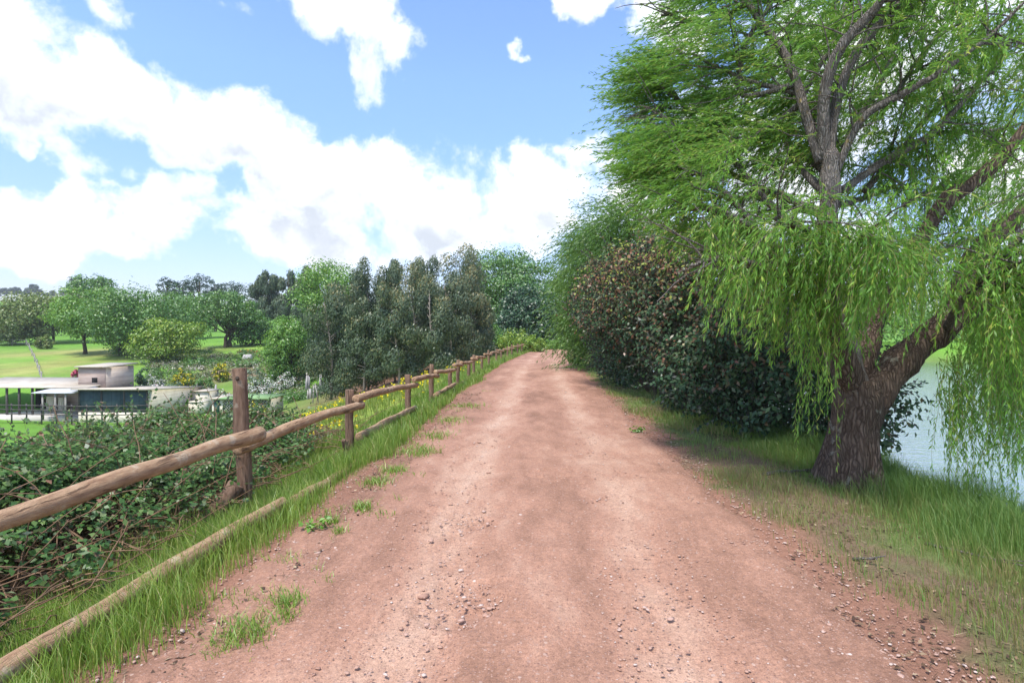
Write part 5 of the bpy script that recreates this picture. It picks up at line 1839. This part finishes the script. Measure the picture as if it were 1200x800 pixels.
def tub():
    p = at(118, 502, 40.5)
    b = np.array([p[0], 40.5, float(H(p[0], 40.5))])
    mb = MB()
    mb.tube(np.array([b, b + (0, 0, .28), b + (0, 0, .42), b + (0, 0, .44), b + (0, 0, .40), b + (0, 0, .12)]), [.28, .36, .40, .38, .35, .25], 16, caps=True)
    o = mb.build('water_tub', M['blue'], None, origin=b, smooth=False)
    tag(o, 'bright blue plastic tub on the grass in front of the stable', 'tub')


tub()
for i, (px_, Y_, h_, tl, lab) in enumerate([(366, 47, 1.5, .12, 'thin pale stake leaning left in the garden below the gums'), (373, 46, 1.6, -.3, 'thin pale stake leaning right in the garden below the gums'), (388, 45, 1.5, -.15, 'pale stake nearest the gum trunks')]):
    b = gb(px_, Y_)
    mb = MB()
    mb.tube(np.array([b - (0, 0, .2), b + (tl * .5, 0, h_ * .5), b + (tl, 0, h_)]), .05, 6)
    tag(mb.build('stake', M['stump'], None, origin=b), lab, 'stake', 'stakes in the garden')

# ------------------------------------------------------------------ light and sky
SUN_EL = math.radians(64)
SUN_AZ = math.radians(208)     # clockwise from +Y: left and behind the camera
sun_dir = np.array([math.sin(SUN_AZ) * math.cos(SUN_EL), math.cos(SUN_AZ) * math.cos(SUN_EL), math.sin(SUN_EL)])
L = bpy.data.lights.new('sun', 'SUN')
L.energy = 2.5
L.angle = math.radians(6.0)
L.color = (1.0, 0.95, 0.88)
lo = bpy.data.objects.new('sun', L)
COL.objects.link(lo)
from mathutils import Vector
lo.rotation_euler = Vector(tuple(sun_dir)).to_track_quat('Z', 'Y').to_euler()
lo.location = tuple(sun_dir * 50)

W = bpy.data.worlds.new('World')
SC.world = W
W.use_nodes = True
W.node_tree.nodes.clear()
N = NT(W.node_tree)
wo = N.n('ShaderNodeOutputWorld')
sky = N.n('ShaderNodeTexSky', sky_type='NISHITA', sun_disc=False, sun_elevation=SUN_EL, sun_rotation=SUN_AZ, altitude=200, air_density=1.0, dust_density=0.8, ozone_density=1.2)
tc = N.n('ShaderNodeTexCoord')
D0 = tc.outputs['Generated']
wn = N.noise(D0, 4.0, 6, 0.6)
warp = N.n('ShaderNodeVectorMath', operation='MULTIPLY_ADD', ins={0: wn.outputs['Color'], 1: (0.24, 0.24, 0.18), 2: D0})
off = N.n('ShaderNodeVectorMath', operation='SUBTRACT', ins={0: warp.outputs[0], 1: (0.12, 0.12, 0.09)})
dirv = N.n('ShaderNodeVectorMath', operation='NORMALIZE', ins={0: off.outputs[0]}).outputs[0]
BL = [(20, 75, 95), (95, 95, 75), (60, 130, 60), (165, 125, 60), (225, 150, 58), (290, 160, 55), (340, 195, 62), (400, 205, 50), (450, 225, 66), (520, 245, 62), (580, 245, 48), (620, 265, 45), (660, 240, 50), (700, 210, 45), (735, 235, 55), (560, 205, 18), (205, 185, 26),
      (300, 225, 35), (30, 265, 34), (90, 270, 34), (120, 240, 26), (180, 262, 38), (255, 262, 34), (310, 275, 34), (370, 272, 36), (440, 278, 36), (510, 285, 30), (575, 285, 24), (60, 290, 26), (150, 292, 24),
      (385, 8, 46), (440, 25, 50), (440, 85, 22), (475, 55, 30), (335, -10, 28), (120, 0, 22), (610, 62, 9), (603, 50, 8), (618, 70, 7), (690, -8, 34), (760, 10, 40), (800, 40, 40), (250, -5, 16),
      (110, 195, 18), (70, 186, 14), (150, 208, 16),
      (860, 150, 70), (930, 220, 90), (960, 60, 90), (1060, 120, 110), (1160, 230, 120), (1150, 40, 110), (1250, 330, 120), (1000, 300, 90), (850, 280, 70)]


def fdir(px, py):
    v = ray(px, py)
    return v / np.linalg.norm(v)


extra = []
r2 = np.random.default_rng(5)
for i in range(26):
    azz = r2.uniform(math.radians(60), math.radians(310))
    el = r2.uniform(0.05, 1.1)
    extra.append((np.array([math.sin(azz) * math.cos(el), math.cos(azz) * math.cos(el), math.sin(el)]), r2.uniform(0.08, 0.24), 1.0))
blobs = []
for a_, b_, r_ in BL:
    low_ = b_ > 225 and a_ < 470 and r_ < 50
    if low_:
        r_ *= 1.4
    c0 = fdir(a_, b_)
    c1 = fdir(a_ + r_, b_)
    blobs.append((c0, math.acos(float(np.clip(np.dot(c0, c1), -1, 1))) * (1.08 if r_ > 32 else 1.25), 0.42 if r_ <= 22 else (0.65 if r_ <= 32 else 1.0)))
blobs += extra
acc = None
for c0, r_, w_ in blobs:
    dp = N.n('ShaderNodeVectorMath', operation='DOT_PRODUCT', ins={0: dirv, 1: tuple(c0)}).outputs['Value']
    k = (w_ + 0.2) / (1 - math.cos(r_))
    v = N.math('MULTIPLY_ADD', dp, k, -math.cos(r_) * k - 0.2)
    acc = v if acc is None else N.math('SMOOTH_MAX', acc, v, 0.5)
up_ = N.n('ShaderNodeVectorMath', operation='NORMALIZE', ins={0: N.n('ShaderNodeVectorMath', operation='ADD', ins={0: dirv, 1: (0.015, 0.0, 0.075)}).outputs[0]}).outputs[0]
accu = None
for c0, r_, w_ in blobs[:len(BL)]:
    if w_ < 0.6:
        continue
    dp = N.n('ShaderNodeVectorMath', operation='DOT_PRODUCT', ins={0: up_, 1: tuple(c0)}).outputs['Value']
    k = (w_ + 0.2) / (1 - math.cos(r_))
    v = N.math('MULTIPLY_ADD', dp, k, -math.cos(r_) * k - 0.2)
    accu = v if accu is None else N.math('SMOOTH_MAX', accu, v, 0.5)
acc = N.math('MAXIMUM', acc, -1.1)
acc = N.math('MINIMUM', acc, 0.7)
nz1 = N.noise(D0, 8.0, 9, 0.6, 0.2)
nz2 = N.noise(dirv, 26.0, 6, 0.6)
den = N.math('ADD', acc, N.math('MULTIPLY_ADD', nz1.outputs[0], 4.0, -2.0))
den = N.math('ADD', den, N.math('MULTIPLY_ADD', nz2.outputs[0], 0.9, -0.45))
alpha = N.smooth(den, -0.16, 0.95)
# grey cloud undersides: shade mixed into the cloud colour
sep = N.n('ShaderNodeSeparateXYZ', ins={0: D0})
shade = N.noise(N.n('ShaderNodeVectorMath', operation='ADD', ins={0: D0, 1: (0.0, 0.0, 0.035)}).outputs[0], 8.0, 9, 0.6, 0.2)
shn = N.math('MULTIPLY_ADD', shade.outputs[0], 2.6, -1.3)
sh = N.math('MULTIPLY', N.smooth(N.math('ADD', N.math('MINIMUM', accu, 0.9), shn), -0.12, 1.1), N.smooth(den, 0.2, 1.0))
ccol = N.mix(sh, (0.74, 0.745, 0.75), (0.36, 0.39, 0.44))
SKY = 0.14
skyc = N.n('ShaderNodeVectorMath', operation='SCALE', ins={0: sky.outputs[0], 'Scale': SKY})
skyc = N.n('ShaderNodeVectorMath', operation='MULTIPLY', ins={0: skyc.outputs[0], 1: (0.86, 0.95, 1.12)})
elv = N.n('ShaderNodeSeparateXYZ', ins={0: D0}).outputs[2]
skyc = N.n('ShaderNodeVectorMath', operation='SCALE', ins={0: skyc.outputs[0], 'Scale': N.n('ShaderNodeMapRange', ins={'Value': elv, 'From Min': 0.0, 'From Max': 0.40, 'To Min': 0.60, 'To Max': 1.0}).outputs[0]})
lowt = N.mix(N.smooth(elv, 0.0, 0.35), (1.16, 1.0, 0.99), (1.0, 1.0, 1.0))
skyc = N.n('ShaderNodeVectorMath', operation='MULTIPLY', ins={0: skyc.outputs[0], 1: lowt})
col = N.mix(alpha, skyc.outputs[0], ccol)
bg = N.n('ShaderNodeBackground', ins={'Color': col, 'Strength': 1.0})
N.link(bg.outputs[0], wo.inputs[0])
W.cycles.sampling_method = 'MANUAL'
W.cycles.sample_map_resolution = 512

# ------------------------------------------------------------------ air
def haze():
    mb = MB()
    mb.box(-780, 320, -60, 720, -30, 70)
    m, N_, out = newmat('thin_haze')
    v = N_.n('ShaderNodeVolumePrincipled', ins={'Color': (0.93, 0.96, 1.0, 1), 'Density': 0.00030, 'Anisotropy': 0.2})
    N_.link(v.outputs[0], out.inputs['Volume'])
    o = mb.build('haze', m)
    kind(o, 'stuff')
    o['label'] = 'thin bluish air softening the far ridge'
    o['category'] = 'haze'


haze()

# ------------------------------------------------------------------ camera and view
cd = bpy.data.cameras.new('camera')
cd.lens = 20.0
cd.sensor_width = 36.0
cd.clip_start = 0.05
cd.clip_end = 8000
co = bpy.data.objects.new('camera', cd)
COL.objects.link(co)
co.location = tuple(CAM)
co.rotation_euler = (pi / 2 - PIT, 0, YAW)
SC.camera = co
vs = SC.view_settings
vs.view_transform = 'Standard'
vs.look = 'None'
vs.exposure = 1.12
vs.gamma = 1.0
vs.use_curve_mapping = False
cy = SC.cycles
cy.max_bounces = 8
cy.diffuse_bounces = 4
cy.transmission_bounces = 4
cy.glossy_bounces = 2
cy.volume_bounces = 0
cy.use_denoising = True
